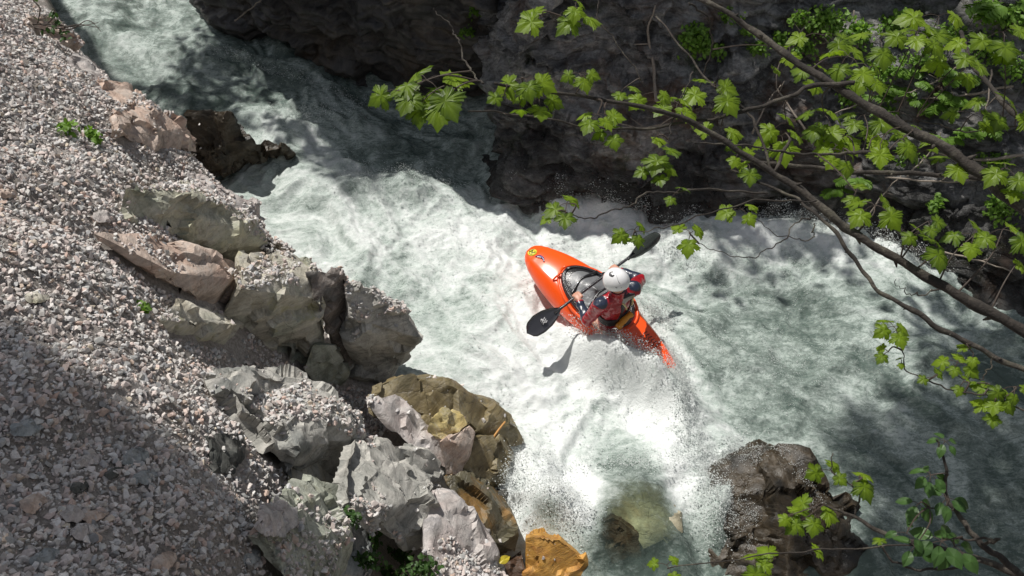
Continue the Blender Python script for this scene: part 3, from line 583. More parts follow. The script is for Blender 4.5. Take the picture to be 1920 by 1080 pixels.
spo = mesh('spray', V.reshape(-1, 3), Fz, ms_); tag(spo, 'white spray and drops flung up from the rapids', 'spray', kind='stuff')
# ------------------------------------------------------------------ far rock walls of the gorge
m, nt, b = mat('gorge rock'); co = coords(nt, (1, 1, 2.6), (0, .12, 0)); c0 = coords(nt)
big = ntex(nt, co, .9, 6, .65, .5); mid = ntex(nt, co, 5, 8, .75, .6); fine = ntex(nt, c0, 34, 5, .7)
c = ramp(nt, big, [(.36, (.07, .07, .072)), (.5, (.26, .26, .255)), (.63, (.48, .455, .42))])
c = mixc(nt, .9, c, ramp(nt, mid, [(.3, .25), (.48, .8), (.62, 1.5), (.75, 2.6)]), 'MULTIPLY')
c = mixc(nt, .6, c, ramp(nt, fine, [(.3, .5), (.7, 1.5)]), 'MULTIPLY')
vs_ = ramp(nt, ntex(nt, coords(nt, (7, 7, 1.3)), 1., 6, .7, .8), [(.53, 0.), (.63, .7)]); c = mixc(nt, vs_, c, (.42, .42, .41))
br = ramp(nt, ntex(nt, c0, .8, 5, .7, .4), [(.52, 0.), (.62, .75)]); c = mixc(nt, br, c, (.15, .075, .035)); mo = ramp(nt, ntex(nt, c0, 1.3, 6, .75, .3), [(.57, 0.), (.66, .7)]); c = mixc(nt, mo, c, (.05, .075, .018)); mixc_f = .3
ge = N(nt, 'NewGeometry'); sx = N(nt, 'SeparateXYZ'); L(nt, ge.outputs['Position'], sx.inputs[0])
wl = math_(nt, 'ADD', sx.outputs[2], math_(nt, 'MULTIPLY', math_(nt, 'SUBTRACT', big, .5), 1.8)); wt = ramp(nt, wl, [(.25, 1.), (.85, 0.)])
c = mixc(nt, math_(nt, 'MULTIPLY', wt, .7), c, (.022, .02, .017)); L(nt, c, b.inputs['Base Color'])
vo = N(nt, 'TexVoronoi', Scale=2.2, feature='DISTANCE_TO_EDGE'); L(nt, mixc(nt, .25, co, N(nt, 'TexNoise', Scale=3.).outputs['Color'], 'ADD'), vo.inputs['Vector']); ckk = ramp(nt, vo.outputs['Distance'], [(0., 0.), (.05, 1.)])
L(nt, mixc(nt, mixc_f, c, ckk, 'MULTIPLY'), b.inputs['Base Color'])
L(nt, ramp(nt, wt, [(0., .8), (1., .25)]), b.inputs['Roughness'])
nn = bump(nt, mid, 1., .12); nn = bump(nt, ckk, .25, .03, nn); nn = bump(nt, fine, .7, .02, nn); L(nt, nn, b.inputs['Normal']); M_['gorge'] = m
M_['cave'] = rock('shade-darkened wet gorge rock', (.02, .02, .02), (.045, .042, .038), (.06, .045, .03), wet=.7, vein=.05, scale=.5)  # wet rock with the overhang's shade put into its near-black colour
def wall(name, base, prof, Hh, seed, st=.03, sv=.03, amp=.16, mk='gorge'):
    """base: list of (x,y); prof: per base point (setback per metre low, setback per metre high, lean sideways)"""
    bp = np.array(base, float); pr = np.array(prof, float)
    seg = np.linalg.norm(np.diff(bp, axis=0), axis=1); cum = np.concatenate([[0], np.cumsum(seg)]); ns = int(cum[-1] / st)
    s_ = np.linspace(0, cum[-1], ns); bx = np.interp(s_, cum, bp[:, 0]); by = np.interp(s_, cum, bp[:, 1])
    q = [np.interp(s_, cum, pr[:, i]) for i in range(3)]
    k = 15; ker = np.ones(k) / k; bx = np.convolve(np.pad(bx, k // 2, mode='edge'), ker, 'valid'); by = np.convolve(np.pad(by, k // 2, mode='edge'), ker, 'valid')
    tx = np.gradient(bx); ty = np.gradient(by); l = np.hypot(tx, ty); nx, ny = -ty / l, tx / l      # pointing away from the river
    h1 = np.arange(-.7, 3.3, sv); h = np.concatenate([h1, np.arange(3.3, Hh, .15)]); Sg, Hg = np.meshgrid(np.arange(ns), h)
    lo = np.minimum(np.maximum(Hg, -.2), 1.2); hi = np.maximum(Hg - 1.2, 0)
    back = q[0][Sg] * lo + q[1][Sg] * hi
    x = bx[Sg] + nx[Sg] * back + q[2][Sg] * np.maximum(Hg, 0); y = by[Sg] + ny[Sg] * back; z = Hg + 0.
    dp = (fbm(x * .9, y * .9, z * 1.3, 4, seed) - .5) * amp * 4 + (ridge(x * 2.2, y * 2.2, z * 4.5, 4, seed + 3) - .6) * amp * .9
    lay = z * 7 + x * .9 + (fbm(x * 1.5, y * 1.5, z * 2, 3, seed + 5) - .5) * 4; fr = lay - np.floor(lay)
    dp += (sm(0, .25, fr) * (1 - sm(.6, 1, fr)) - .5) * amp * .5 * (.3 + hsh(np.floor(lay), np.floor(x * 1.3 + z), lay * 0, seed))
    dp += (fbm(x * 9, y * 9, z * 16, 3, seed + 7) - .5) * amp * .35
    Vv = np.stack([x, y, z * 1.8], -1).reshape(-1, 3); vis = z.ravel() < 3.4; rc = np.random.default_rng(seed); cp = Vv[rc.integers(0, len(Vv), 260)] + rc.normal(size=(260, 3)) * .1
    wv = Vv + (np.stack([fbm(Vv[:, 0] * 4, Vv[:, 1] * 4, Vv[:, 2] * 3, 3, seed + 30 + a) for a in range(3)], 1) - .5) * .35; fd = np.zeros(len(Vv)); tl = rc.normal(size=(260, 3)) * .22; of = rc.normal(size=260) * .05
    for i in range(0, len(Vv), 20000):
        ci = np.argmin(((wv[i:i + 20000, None] - cp[None])**2).sum(2), 1); fd[i:i + 20000] = np.einsum('ij,ij->i', tl[ci], Vv[i:i + 20000] - cp[ci]) + of[ci]
    dp += np.clip(fd, -.14, .14).reshape(x.shape)
    x -= nx[Sg] * dp; y -= ny[Sg] * dp; z = z + (fbm(x * 2, y * 2, z * 2, 3, seed + 11) - .5) * .12
    V = np.stack([x, y, z], -1)
    top = V[-1].copy(); rows = [V]
    for d_, hz in ((.6, .25), (1.6, .5), (3.5, .9), (8, 1.6), (16, 3.)):
        t_ = top.copy(); t_[:, 0] += nx * 0 + d_ * .1; t_[:, 1] += d_; t_[:, 2] += hz + (fbm(t_[:, 0], t_[:, 1], o=2, seed=seed) - .5) * .5; rows.append(t_[None])
    V = np.concatenate(rows); ny_, nx_ = V.shape[:2]; i = np.arange(nx_ * ny_).reshape(ny_, nx_)
    Fq = np.stack([i[:-1, :-1], i[:-1, 1:], i[1:, 1:], i[1:, :-1]], -1).reshape(-1, 4)
    o = mesh(name, V.reshape(-1, 3), Fq, M_[mk]); tag(o, kind='structure'); return V
def W2(l): return [tuple(P(u, v, 0)[:2]) for u, v in l]
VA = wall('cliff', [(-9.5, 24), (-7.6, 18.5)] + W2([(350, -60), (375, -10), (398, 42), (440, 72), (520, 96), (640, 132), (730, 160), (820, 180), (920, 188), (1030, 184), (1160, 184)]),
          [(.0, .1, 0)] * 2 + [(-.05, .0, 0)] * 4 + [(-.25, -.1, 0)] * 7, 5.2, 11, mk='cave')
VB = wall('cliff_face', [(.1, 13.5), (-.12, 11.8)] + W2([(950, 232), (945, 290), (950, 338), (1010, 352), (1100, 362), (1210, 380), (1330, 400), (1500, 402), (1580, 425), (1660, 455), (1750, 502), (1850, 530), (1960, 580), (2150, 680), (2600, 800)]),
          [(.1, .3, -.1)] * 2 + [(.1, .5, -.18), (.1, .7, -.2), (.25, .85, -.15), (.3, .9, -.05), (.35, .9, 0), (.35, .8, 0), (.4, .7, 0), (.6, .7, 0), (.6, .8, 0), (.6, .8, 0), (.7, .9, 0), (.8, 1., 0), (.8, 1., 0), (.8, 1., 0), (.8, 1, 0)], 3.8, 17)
# ------------------------------------------------------------------ foliage tools
def leaf_outline(kind):
    if kind == 'maple':
        h = [(.0, -.02), (.13, -.10), (.30, -.13), (.33, -.06), (.45, -.04), (.40, .04), (.45, .09), (.38, .17), (.47, .19), (.52, .19), (.58, .27), (.72, .34), (.62, .39), (.66, .50), (.53, .49), (.51, .59), (.42, .55), (.33, .49),
             (.35, .58), (.41, .66), (.32, .71), (.33, .82), (.22, .82), (.13, .93), (.0, 1.10)]
    elif kind == 'oval':
        h = [(.0, 0), (.14, .08), (.27, .25), (.33, .45), (.30, .65), (.19, .84), (.07, .96), (0, 1.05)]
    else:
        h = [(.0, 0), (.22, .3), (.2, .7), (0, 1.)]
    return np.array(h + [(-x, y) for x, y in h[-2:0:-1]], float)
def leaf_tpl(kind, droop=.3, fold=.12):
    o = leaf_outline(kind); c = np.array((0., .30 if kind == 'maple' else .45)); rings = [.45, 1.] if kind == 'maple' else [1.]
    V = [np.array((c[0], c[1], 0))]; ve = [1.]; k = len(o); F = []
    for rg in rings:
        for q in o:
            p_ = c + (q - c) * rg; V.append(np.array((p_[0], p_[1], 0.))); ve.append(1. if rg < .9 and np.linalg.norm(q - c) > .45 else 0.)
    for j in range(k): F.append((0, 1 + j, 1 + (j + 1) % k))
    if len(rings) > 1:
        for j in range(k):
            a, b_ = 1 + j, 1 + (j + 1) % k; F.append((a, a + k, b_ + k)); F.append((a, b_ + k, b_))
    V = np.array(V); rr = np.linalg.norm(V[:, :2] - np.array((0, .15)), axis=1)
    V[:, 2] = -droop * rr**2 + fold * np.abs(V[:, 0]) + .03 * np.sin(V[:, 0] * 14) + .02 * np.sin(V[:, 1] * 17 + V[:, 0] * 5)
    return V, np.array(F), np.array(ve)
TPL = {'maple': [leaf_tpl('maple', d, f) for d, f in ((.2, .0), (.4, -.1), (.3, -.15), (.5, .05), (.12, -.05))], 'oval': [leaf_tpl('oval', d, f) for d, f in ((.3, .3), (.5, .15), (.1, .2))], 'quad': [leaf_tpl('quad', .2, .2)]}
class Leaves:
    def __init__(s): s.V = []; s.F = []; s.T = []; s.E = []; s.n = 0
    def add(s, kind, base, direc, normal, size, tone):
        V, F, ve = TPL[kind][random.randrange(len(TPL[kind]))]
        y = np.array(direc, float); y /= np.linalg.norm(y) + 1e-9; z = np.array(normal, float); z -= y * np.dot(z, y); z /= np.linalg.norm(z) + 1e-9; x = np.cross(y, z)
        s.V.append((V[:, :1] * x + V[:, 1:2] * y + V[:, 2:] * z) * size + np.array(base)); s.F.append(F + s.n); s.n += len(V)
        s.T.append(np.full(len(V), tone)); s.E.append(ve)
    def build2(s, name, m, tw, parent):
        V1 = np.concatenate(s.V); k = len(V1); V2 = np.concatenate(tw.V); F1 = np.concatenate(s.F).tolist()
        o = mesh(name, np.concatenate([V1, V2]), F1 + [tuple(i + k for i in f) for f in tw.F], [m, M_['twig']], parent, smooth=False, mi=[0] * len(F1) + [1] * len(tw.F))
        z = np.zeros(len(V2)); vattr(o, 'tone', np.concatenate(s.T + [z])); vattr(o, 'vein', np.concatenate(s.E + [z])); return o
    def build(s, name, m, parent=None):
        o = mesh(name, np.concatenate(s.V), np.concatenate(s.F), m, parent, smooth=False); vattr(o, 'tone', np.concatenate(s.T)); vattr(o, 'vein', np.concatenate(s.E)); return o
M_['leaf'] = leafm('young maple leaf', (.028, .062, .008), (.18, .265, .016), .5)
M_['shrubleaf'] = leafm('shrub leaf', (.08, .16, .02), (.20, .34, .06), .45)
M_['darkleaf'] = leafm('ground plant leaf', (.03, .07, .018), (.06, .12, .03), .35)
M_['crown'] = leafm('tree crown leaf', (.05, .10, .012), (.10, .17, .02), .3)
m, nt, b = mat('bark'); co = coords(nt)
c = ramp(nt, ntex(nt, co, 9, 6, .7), [(.35, (.02, .016, .012)), (.52, (.04, .032, .025)), (.62, (.09, .08, .06)), (.7, (.045, .04, .02))])
c = mixc(nt, .6, c, ramp(nt, ntex(nt, co, 90, 4), [(.3, .4), (.7, 1.5)]), 'MULTIPLY'); L(nt, c, b.inputs['Base Color']); b.inputs['Roughness'].default_value = .85
L(nt, bump(nt, ntex(nt, co, 60, 6, .7), .9, .01), b.inputs['Normal']); M_['bark'] = m
M_['deadwood'] = plain('dead twig wood', (.26, .22, .18), .8, bumpy=.5, var=.3)
M_['twig'] = plain('dark twig', (.05, .035, .025), .7, bumpy=.4, var=.3)
def wob(pts, n, amp, seed):
    q = spline(pts, n); r_ = np.random.default_rng(seed); k = len(q); ph = r_.random((3, 3)) * 6.28; t = np.linspace(0, 1, k)[:, None]
    return q + amp * (np.sin(t * 23 + ph[0]) * .5 + np.sin(t * 47 + ph[1]) * .3 + np.sin(t * 91 + ph[2]) * .2)
# ------------------------------------------------------------------ the maple whose limbs hang into view
MT = empty('maple_tree', (3.5, 1.15, 1.6), 'maple tree whose dark knotty limbs and bright green leaves hang in from the right', 'tree')
MTo = np.array(MT.location)
TR = {}
def limb(key, pts, px0, px1, name='limb', knots=True):
    """pts: (u, v, depth); px: radius in photograph pixels at start and end"""
    w = np.array([D(*p_) for p_ in pts]); TR[key] = w
    q = wob(w, 10, .008, len(TR) * 3); t = np.linspace(0, 1, len(q)); dep = (q[:, 1] * .707 - (q[:, 2] - 7) * .707)
    rad = .68 * (px0 + (px1 - px0) * t) * dep / FPX * (1 + .16 * np.sin(t * 60 + len(TR)) * np.sin(t * 37)); b_ = MB(); b_.tube(q - MTo, rad, 9, rough=.22)
    if knots:
        for i in range(6, len(q) - 3, 9):
            d_ = np.array([random.uniform(-1, 1) for _ in range(3)]); d_ /= np.linalg.norm(d_); r0 = rad[i]
            b_.tube([q[i] - MTo, q[i] + d_ * r0 * 1.3 - MTo, q[i] + d_ * r0 * (1.9 + random.random()) - MTo], [r0 * .6, r0 * .42, r0 * .15], 6)
    o = b_.build(name, M_['bark'], MT); TR[key] = q; return o
limb('A', [(2450, 760, 2.7), (2150, 560, 2.9), (1920, 388, 3.1), (1830, 318, 3.15), (1765, 275, 3.2), (1700, 240, 3.25), (1640, 205, 3.3), (1560, 160, 3.4), (1480, 105, 3.5), (1410, 55, 3.6), (1345, 15, 3.65), (1240, -30, 3.8)], 20, 6)
limb('B', [(2450, 860, 2.6), (2150, 740, 2.75), (1925, 622, 2.85), (1800, 560, 2.9), (1700, 495, 2.95), (1610, 440, 3.), (1550, 400, 3.), (1480, 345, 3.05), (1400, 290, 3.05), (1330, 245, 3.05), (1240, 212, 3.), (1130, 188, 2.95), (1030, 168, 2.9), (925, 157, 2.85)], 17, 3.5)
limb('C', [(2350, 900, 2.55), (2100, 790, 2.65), (1925, 697, 2.7), (1810, 640, 2.72), (1720, 590, 2.75), (1640, 535, 2.8), (1590, 470, 2.85), (1530, 400, 2.9), (1470, 360, 3.), (1360, 318, 3.1)], 10, 3)
limb('D', [(1600, 158, 3.35), (1520, 162, 3.4), (1470, 185, 3.4), (1400, 208, 3.4), (1310, 225, 3.4), (1200, 243, 3.35), (1080, 232, 3.3), (960, 215, 3.2), (880, 205, 3.)], 7, 2, knots=False)
limb('E', [(1752, 272, 3.22), (1700, 287, 3.3), (1620, 285, 3.4), (1540, 290, 3.4), (1470, 285, 3.35), (1390, 272, 3.3), (1300, 268, 3.3)], 6, 2, knots=False)
limb('F', [(905, 156, 2.85), (880, 130, 2.9), (860, 80, 2.95), (845, 50, 3.), (812, 16, 3.)], 3.2, 1.3, knots=False)
limb('G', [(1440, 360, 3.), (1300, 358, 2.9), (1220, 362, 2.85), (1180, 385, 2.82), (1120, 405, 2.8), (1070, 408, 2.8)], 3.4, 1.6, name='twig', knots=False)
limb('H', [(1530, 375, 2.95), (1400, 380, 2.9), (1300, 410, 2.85), (1230, 430, 2.8), (1190, 432, 2.8)], 2.6, 1.2, name='twig', knots=False)
limb('I', [(1525, 410, 2.9), (1505, 410, 2.9), (1470, 445, 2.85), (1430, 475, 2.85), (1370, 480, 2.8), (1310, 455, 2.8)], 2.2, 1., name='twig', knots=False)
limb('J', [(1525, 420, 2.9), (1520, 448, 2.9), (1460, 440, 2.9), (1400, 400, 2.9)], 2., .8, name='twig', knots=False)
limb('K', [(1480, 260, 3.4), (1450, 320, 3.3), (1420, 240, 3.35), (1395, 205, 3.4), (1335, 160, 3.4), (1280, 90, 3.5), (1230, 30, 3.6)], 4.5, 2.5, knots=False)
limb('L', [(1290, 5, 3.6), (1330, 40, 3.7), (1330, 110, 3.9), (1290, 210, 4.1)], 3, 1.5, knots=False)
limb('M', [(2050, 340, 4.4), (1920, 345, 4.4), (1800, 330, 4.5), (1700, 325, 4.5), (1600, 322, 4.5), (1480, 310, 4.5), (1380, 300, 4.5)], 8, 5)
limb('N', [(2050, 420, 4.), (1960, 290, 4.), (1890, 200, 4.2), (1830, 130, 4.4), (1800, 60, 4.5)], 9, 5)
limb('O', [(1920, 235, 3.9), (1800, 245, 4.), (1700, 215, 4.), (1620, 205, 4.)], 2.4, 1.2, knots=False)
limb('Q', [(1760, 540, 2.9), (1730, 552, 2.88), (1700, 548, 2.88), (1678, 528, 2.85)], 2.4, .8, name='twig', knots=False)
limb('U', [(1860, 672, 2.7), (1850, 700, 2.7), (1830, 710, 2.7), (1800, 705, 2.7), (1790, 680, 2.7)], 2., 1., name='twig', knots=False)
limb('V', [(2000, 800, 2.6), (1920, 768, 2.6), (1850, 742, 2.62), (1790, 732, 2.65), (1740, 715, 2.68), (1700, 690, 2.7), (1690, 650, 2.7), (1680, 620, 2.7)], 3.2, 1.1, name='twig', knots=False)
limb('X', [(1300, 135, 3.4), (1270, 200, 3.3), (1255, 250, 3.2), (1245, 300, 3.1)], 2., 1., name='twig', knots=False)
limb('Y', [(1130, -20, 3.2), (1120, 30, 3.2), (1160, 85, 3.2), (1210, 160, 3.2)], 2.4, 1.2, name='twig', knots=False)
limb('Z', [(1060, -20, 3.), (1080, 15, 3.), (1050, 25, 3.)], 2., 1.2, name='twig', knots=False)
b_ = MB(); tq = wob([(0, 0, -.8), (.02, 0, .5), (-.1, .05, 1.5), (-.35, .1, 2.6), (-.5, .2, 3.6)], 8, .03, 4); b_.tube(tq, np.linspace(.17, .08, len(tq)), 14, rough=.12)
for key in 'ABC':
    s_ = TR[key][0] - MTo; b_.tube(spline([tq[20], (tq[20] + s_) / 2 + np.array((0, 0, .12)), s_], 6), np.linspace(.07, .035, 13), 9, rough=.1)
for key, ti in (('M', 24), ('N', 26)):
    s_ = TR[key][0] - MTo; b_.tube(spline([tq[ti], (tq[ti] + s_) / 2 + np.array((0, 0, .2)), s_], 6), np.linspace(.05, .03, 13), 8, rough=.1)
b_.build('trunk', M_['bark'], MT)
# (u, v, leaf width in px, depth, count, spread in px)
LC = [(745, 170, 72, 2.8, 3, 20), (800, 150, 84, 2.8, 5, 38), (825, 182, 78, 2.8, 3, 22), (785, 195, 64, 2.8, 2, 16), (985, 148, 60, 2.85, 3, 22), (1010, 182, 52, 2.9, 3, 26), (1085, 138, 46, 2.9, 3, 22), (945, 178, 44, 2.85, 2, 12), (1120, 215, 48, 2.9, 4, 26), (1145, 246, 42, 2.9, 3, 20), (975, 205, 44, 2.95, 1, 6), (1215, 175, 50, 3.2, 2, 22), (1170, 165, 44, 3.2, 2, 14),
      (1265, 190, 55, 3.3, 4, 26), (1335, 160, 64, 3.35, 4, 28), (1240, 285, 66, 3.1, 2, 14), (1232, 315, 44, 3.1, 3, 20), (1225, 260, 50, 3.2, 1, 8), (1018, 32, 64, 3., 2, 16), (1085, 34, 58, 3., 2, 14), (1080, 5, 50, 3., 2, 20),
      (1062, 382, 54, 2.8, 3, 24), (1040, 402, 40, 2.8, 2, 18), (1190, 430, 40, 2.8, 3, 22), (1184, 452, 46, 2.8, 1, 6), (1295, 437, 46, 2.8, 3, 26), (1390, 392, 44, 2.9, 3, 28), (1272, 357, 36, 2.85, 2, 20), (1405, 310, 46, 3.05, 2, 14), (1385, 288, 34, 3.05, 2, 14),
      (1465, 255, 58, 3.5, 3, 26), (1475, 230, 50, 3.5, 2, 22), (1350, 248, 46, 3.5, 3, 26), (1545, 215, 60, 3.6, 4, 40), (1572, 250, 60, 3.6, 3, 26), (1590, 105, 60, 3.6, 4, 40), (1650, 75, 66, 3.7, 3, 34), (1720, 60, 60, 3.7, 5, 30), (1760, 30, 70, 3.8, 3, 34), (1540, 65, 56, 4., 3, 30), (1530, 140, 54, 3.6, 3, 30),
      (1850, 85, 66, 3.6, 4, 40), (1880, 60, 66, 3.6, 3, 30), (1800, 115, 60, 3.8, 3, 40), (1890, 195, 66, 3.8, 4, 40), (1825, 215, 54, 3.8, 3, 36), (1620, 215, 62, 3.6, 4, 34), (1665, 250, 60, 3.6, 4, 34), (1720, 245, 56, 3.6, 3, 30), (1580, 285, 56, 3.5, 4, 30), (1650, 270, 62, 3.2, 2, 14), (1690, 262, 54, 3.2, 2, 12),
      (1785, 302, 58, 3.2, 2, 16), (1885, 315, 60, 3.1, 3, 22), (1640, 385, 62, 3., 4, 28), (1605, 360, 52, 3.2, 2, 20), (1722, 435, 50, 2.9, 2, 12), (1755, 460, 66, 2.9, 2, 12), (1825, 442, 56, 2.9, 3, 26), (1880, 430, 58, 2.9, 3, 26), (1905, 495, 44, 2.9, 1, 8), (1740, 415, 48, 2.9, 2, 16), (1480, 90, 40, 3.9, 2, 20), (1630, 130, 60, 3.7, 4, 40), (1450, 130, 34, 3.6, 1, 6), (1905, 350, 50, 3.1, 2, 12),
      (1675, 612, 40, 2.7, 4, 16), (1665, 660, 36, 2.7, 2, 10), (1690, 675, 22, 2.7, 2, 8), (1795, 680, 42, 2.7, 4, 22), (1825, 662, 34, 2.7, 2, 18), (1750, 708, 30, 2.65, 2, 16), (1806, 716, 30, 2.65, 2, 14), (1870, 738, 46, 2.62, 4, 26), (1862, 768, 46, 2.62, 2, 14), (1900, 725, 40, 2.6, 3, 20), (1832, 718, 26, 2.65, 1, 6)]
LV = Leaves(); TW = MB(); allq = np.concatenate([TR[k_] for k_ in TR]); up = np.array((0, 0, 1.))
def cluster(LV, TW, u, v, wpx, dep, n, spr, anchors, kind='maple', off=np.zeros(3), tonef=None):
    c = D(u, v, dep); size = wpx * dep / FPX / (1.5 if kind == 'maple' else 1.25)
    j = np.argmin(np.linalg.norm(anchors - c, axis=1)); a = anchors[j]
    if np.linalg.norm(a - c) > .03 and np.linalg.norm(a - c) < .8:
        mid = (a + c) / 2 + np.array((random.uniform(-.03, .03), 0, .02)); TW.tube(spline([a - off, mid - off, c - off], 5), np.linspace(.0035, .0016, 11), 5)
    for i in range(n):
        th = 2 * math.pi * (i + random.random() * .7) / n; s_ = spr * dep / FPX * random.uniform(.5, 1.1) if n > 1 else 0
        d_ = np.array((math.cos(th), math.sin(th), -.1 - random.random() * .4)); b0 = c + np.array((math.cos(th) * s_, math.sin(th) * s_ * .9, -s_ * .3 * random.random()))
        nn = up + np.array((random.uniform(-.35, .35), random.uniform(-.5, .15), 0)); d_ = d_ + np.array((0, -.35, 0))
        if n > 1 or True: TW.tube(spline([c - off, (c + b0) / 2 + np.array((0, 0, s_ * .15)) - off, b0 - off], 3), .0013, 4)
        LV.add(kind, b0 - off, d_, nn, size * random.uniform(.78, 1.15), random.random() if tonef is None else tonef)
for e in LC: cluster(LV, TW, *e, allq, off=MTo)
LV.build2('leaves', M_['leaf'], TW, MT)
# ------------------------------------------------------------------ sapling and shrub shoots at the lower right, rooted on the near bank
def shoot(name, label, cat, stems, clusters, kind, m, group=None):
    root = D(*stems[0][0][:3]); o = empty(name, root, label, cat, group); b_ = MB(); A = []
    for s_ in stems:
        q = wob([D(*p_[:3]) for p_ in s_], 7, .006, len(s_) * 7); A.append(q); dep = 3.; b_.tube(q - root, np.linspace(s_[0][3], s_[-1][3], len(q)) * dep / FPX, 6, rough=.15)
    st_ = b_.build('stem', M_['bark'], o); lv = Leaves(); tw = MB()
    for e in clusters: cluster(lv, tw, *e, np.concatenate(A), kind=kind, off=root)
    lv.build2('leaves', m, tw, o); return o
shoot('maple_sapling', 'thin maple sapling reaching in from the lower right corner over the dark wet boulder', 'sapling',
      [[(2060, 1180, 3., 9), (1960, 1110, 3., 7), (1845, 1050, 3.1, 5), (1720, 1020, 3.1, 4), (1640, 990, 3.15, 3), (1580, 960, 3.2, 3), (1545, 945, 3.2, 2)],
       [(1845, 1050, 3.1, 3), (1760, 1068, 3., 2), (1690, 1060, 3., 2), (1650, 1025, 3., 2)], [(1600, 970, 3.2, 2), (1612, 930, 3.2, 1.6), (1590, 905, 3.2, 1.6), (1560, 885, 3.2, 1.5), (1562, 850, 3.2, 1.2)],
       [(1720, 1022, 3.1, 2), (1560, 1030, 3.1, 1.5), (1440, 1040, 3.1, 1.5), (1250, 1066, 3.1, 1.2)]],
      [(1555, 882, 44, 3.2, 3, 16), (1610, 895, 56, 3.2, 2, 10), (1510, 972, 60, 3.2, 2, 12), (1485, 965, 44, 3.2, 2, 12), (1530, 958, 50, 3.2, 3, 22), (1250, 1060, 34, 3.1, 3, 18), (1415, 1052, 56, 3.1, 2, 14), (1455, 1048, 48, 3.1, 2, 14), (1530, 1035, 40, 3.1, 1, 6), (1655, 1018, 34, 3., 1, 6)], 'maple', M_['leaf'])
shoot('leafy_shrub', 'slender shrub shoot with dark oval leaves rising at the bottom right corner', 'shrub',
      [[(2010, 1170, 2.8, 8), (1935, 1095, 2.85, 5), (1880, 1050, 2.9, 4), (1840, 1020, 2.9, 4), (1800, 970, 2.95, 3), (1775, 930, 3., 2.5), (1772, 880, 3., 2), (1762, 835, 3., 1.5), (1755, 822, 3., 1.2)],
       [(1840, 1022, 2.9, 3), (1870, 1012, 2.85, 2), (1800, 1012, 2.9, 2)], [(1790, 955, 2.95, 2), (1740, 952, 2.95, 1.4)]],
      [(1772, 828, 30, 3., 5, 10), (1745, 890, 36, 3., 6, 14), (1775, 935, 42, 2.95, 6, 14), (1722, 945, 40, 2.95, 4, 14), (1765, 1015, 48, 2.9, 6, 20), (1715, 1025, 40, 2.9, 4, 18), (1790, 1025, 44, 2.9, 4, 18), (1700, 1000, 34, 2.9, 3, 20)], 'oval', M_['darkleaf'])
# ------------------------------------------------------------------ trees around the gorge (their crowns throw the dappled shade)
def tree(name, label, base, top, r0, blobs, seed, group='trees around the gorge'):
    r_ = np.random.default_rng(seed); base = np.array(base, float); o = empty(name, base, label, 'tree', group); b_ = MB(); top = np.array(top, float)
    q = wob([np.zeros(3) - (0, 0, .5), (top - base) * .35 + (.1, 0, 0), (top - base) * .7, top - base], 8, .05, seed); b_.tube(q, np.linspace(r0, r0 * .35, len(q)), 12, rough=.1)
    for (c, rr, n, ls) in blobs:
        c = np.array(c, float) - base; j = np.argmin(np.linalg.norm(q - c, axis=1) + np.maximum(0, q[:, 2] - c[2]) * 1.5); s_ = q[j]
        b_.tube(wob([s_, (s_ + c) / 2 + (0, 0, .25), c], 6, .04, seed + 2), np.linspace(r0 * .4, .02, 13), 7)
        for k in range(7):
            d_ = r_.normal(size=3); d_ /= np.linalg.norm(d_); b_.tube(spline([c, c + d_ * rr * .5 + (0, 0, .1), c + d_ * rr * .9], 3), np.linspace(.02, .006, 7), 5)
    b_.build('trunk', M_['bark'], o); lv = Leaves()
    for (c, rr, n, ls) in blobs:
        c = np.array(c, float) - base
        d_ = r_.normal(size=(n, 3)); d_ /= np.linalg.norm(d_, axis=1)[:, None]; p_ = c + d_ * rr * r_.random((n, 1))**.45 * np.array((1, 1, .75))
        g_ = noise(*((p_ + base) * 1.5).T, seed=seed); p_ = p_[g_ > .36]
        for q_ in p_: lv.add('quad', q_, r_.normal(size=3) + (0, 0, -.4), up + r_.normal(size=3) * .5, ls * r_.uniform(.7, 1.3), r_.random())
    lv.build('crown', M_['crown'], o); return o
SDn = np.array(SD)
def above(G, t): return tuple(np.array(G, float) + SDn * t)
gl = lambda u, v, z, t: above(P(u, v, z), t)
tree('deciduous_tree', 'tree standing outside the left of the picture that shades the lower gravel', (-9.5, 6.5, 3.3), (-8.5, 6.6, 14), .24,
     [(gl(60, 1000, 3.5, 12), 1.1, 800, .17), (gl(330, 1010, 3., 12.5), .8, 520, .17), (gl(-20, 730, 3.5, 12.2), .9, 560, .17), (gl(-250, 850, 3.6, 12), 1.2, 700, .18), (gl(520, 1130, 2.3, 12.6), .7, 420, .17)], 3)
tree('deciduous_tree', 'tree upstream on the left bank that shades the dim reach of river', (-10.5, 17, 2.4), (-10.5, 16, 14), .26,
     [(gl(700, 300, 0, 14.), .8, 420, .2), (gl(350, 190, 0, 14), 1., 380, .2)], 5)
tree('deciduous_tree', 'tree on the far cliff that shades the black rock hollow', (-4.2, 18, 4.5), (-5.5, 17, 12), .26,
     [(gl(650, 60, 1, 9), 1.5, 1900, .2), (gl(450, 40, .5, 10), 1.2, 1100, .2), (gl(1150, 330, .4, 9.5), .6, 200, .2)], 7)
tree('deciduous_tree', 'tree on the far bank that shades the overgrown rocks at the upper right', (0.5, 16.5, 4.5), (-.5, 15.8, 12), .24,
     [(gl(1300, 280, 1, 9), .9, 420, .19), (gl(1480, 120, 1.6, 9), 1., 150, .19), (gl(1800, 500, .7, 9.5), .9, 260, .19), (gl(1870, 250, 1.6, 9), 1.2, 160, .19), (gl(1500, 330, .8, 9), .7, 260, .19)], 9)
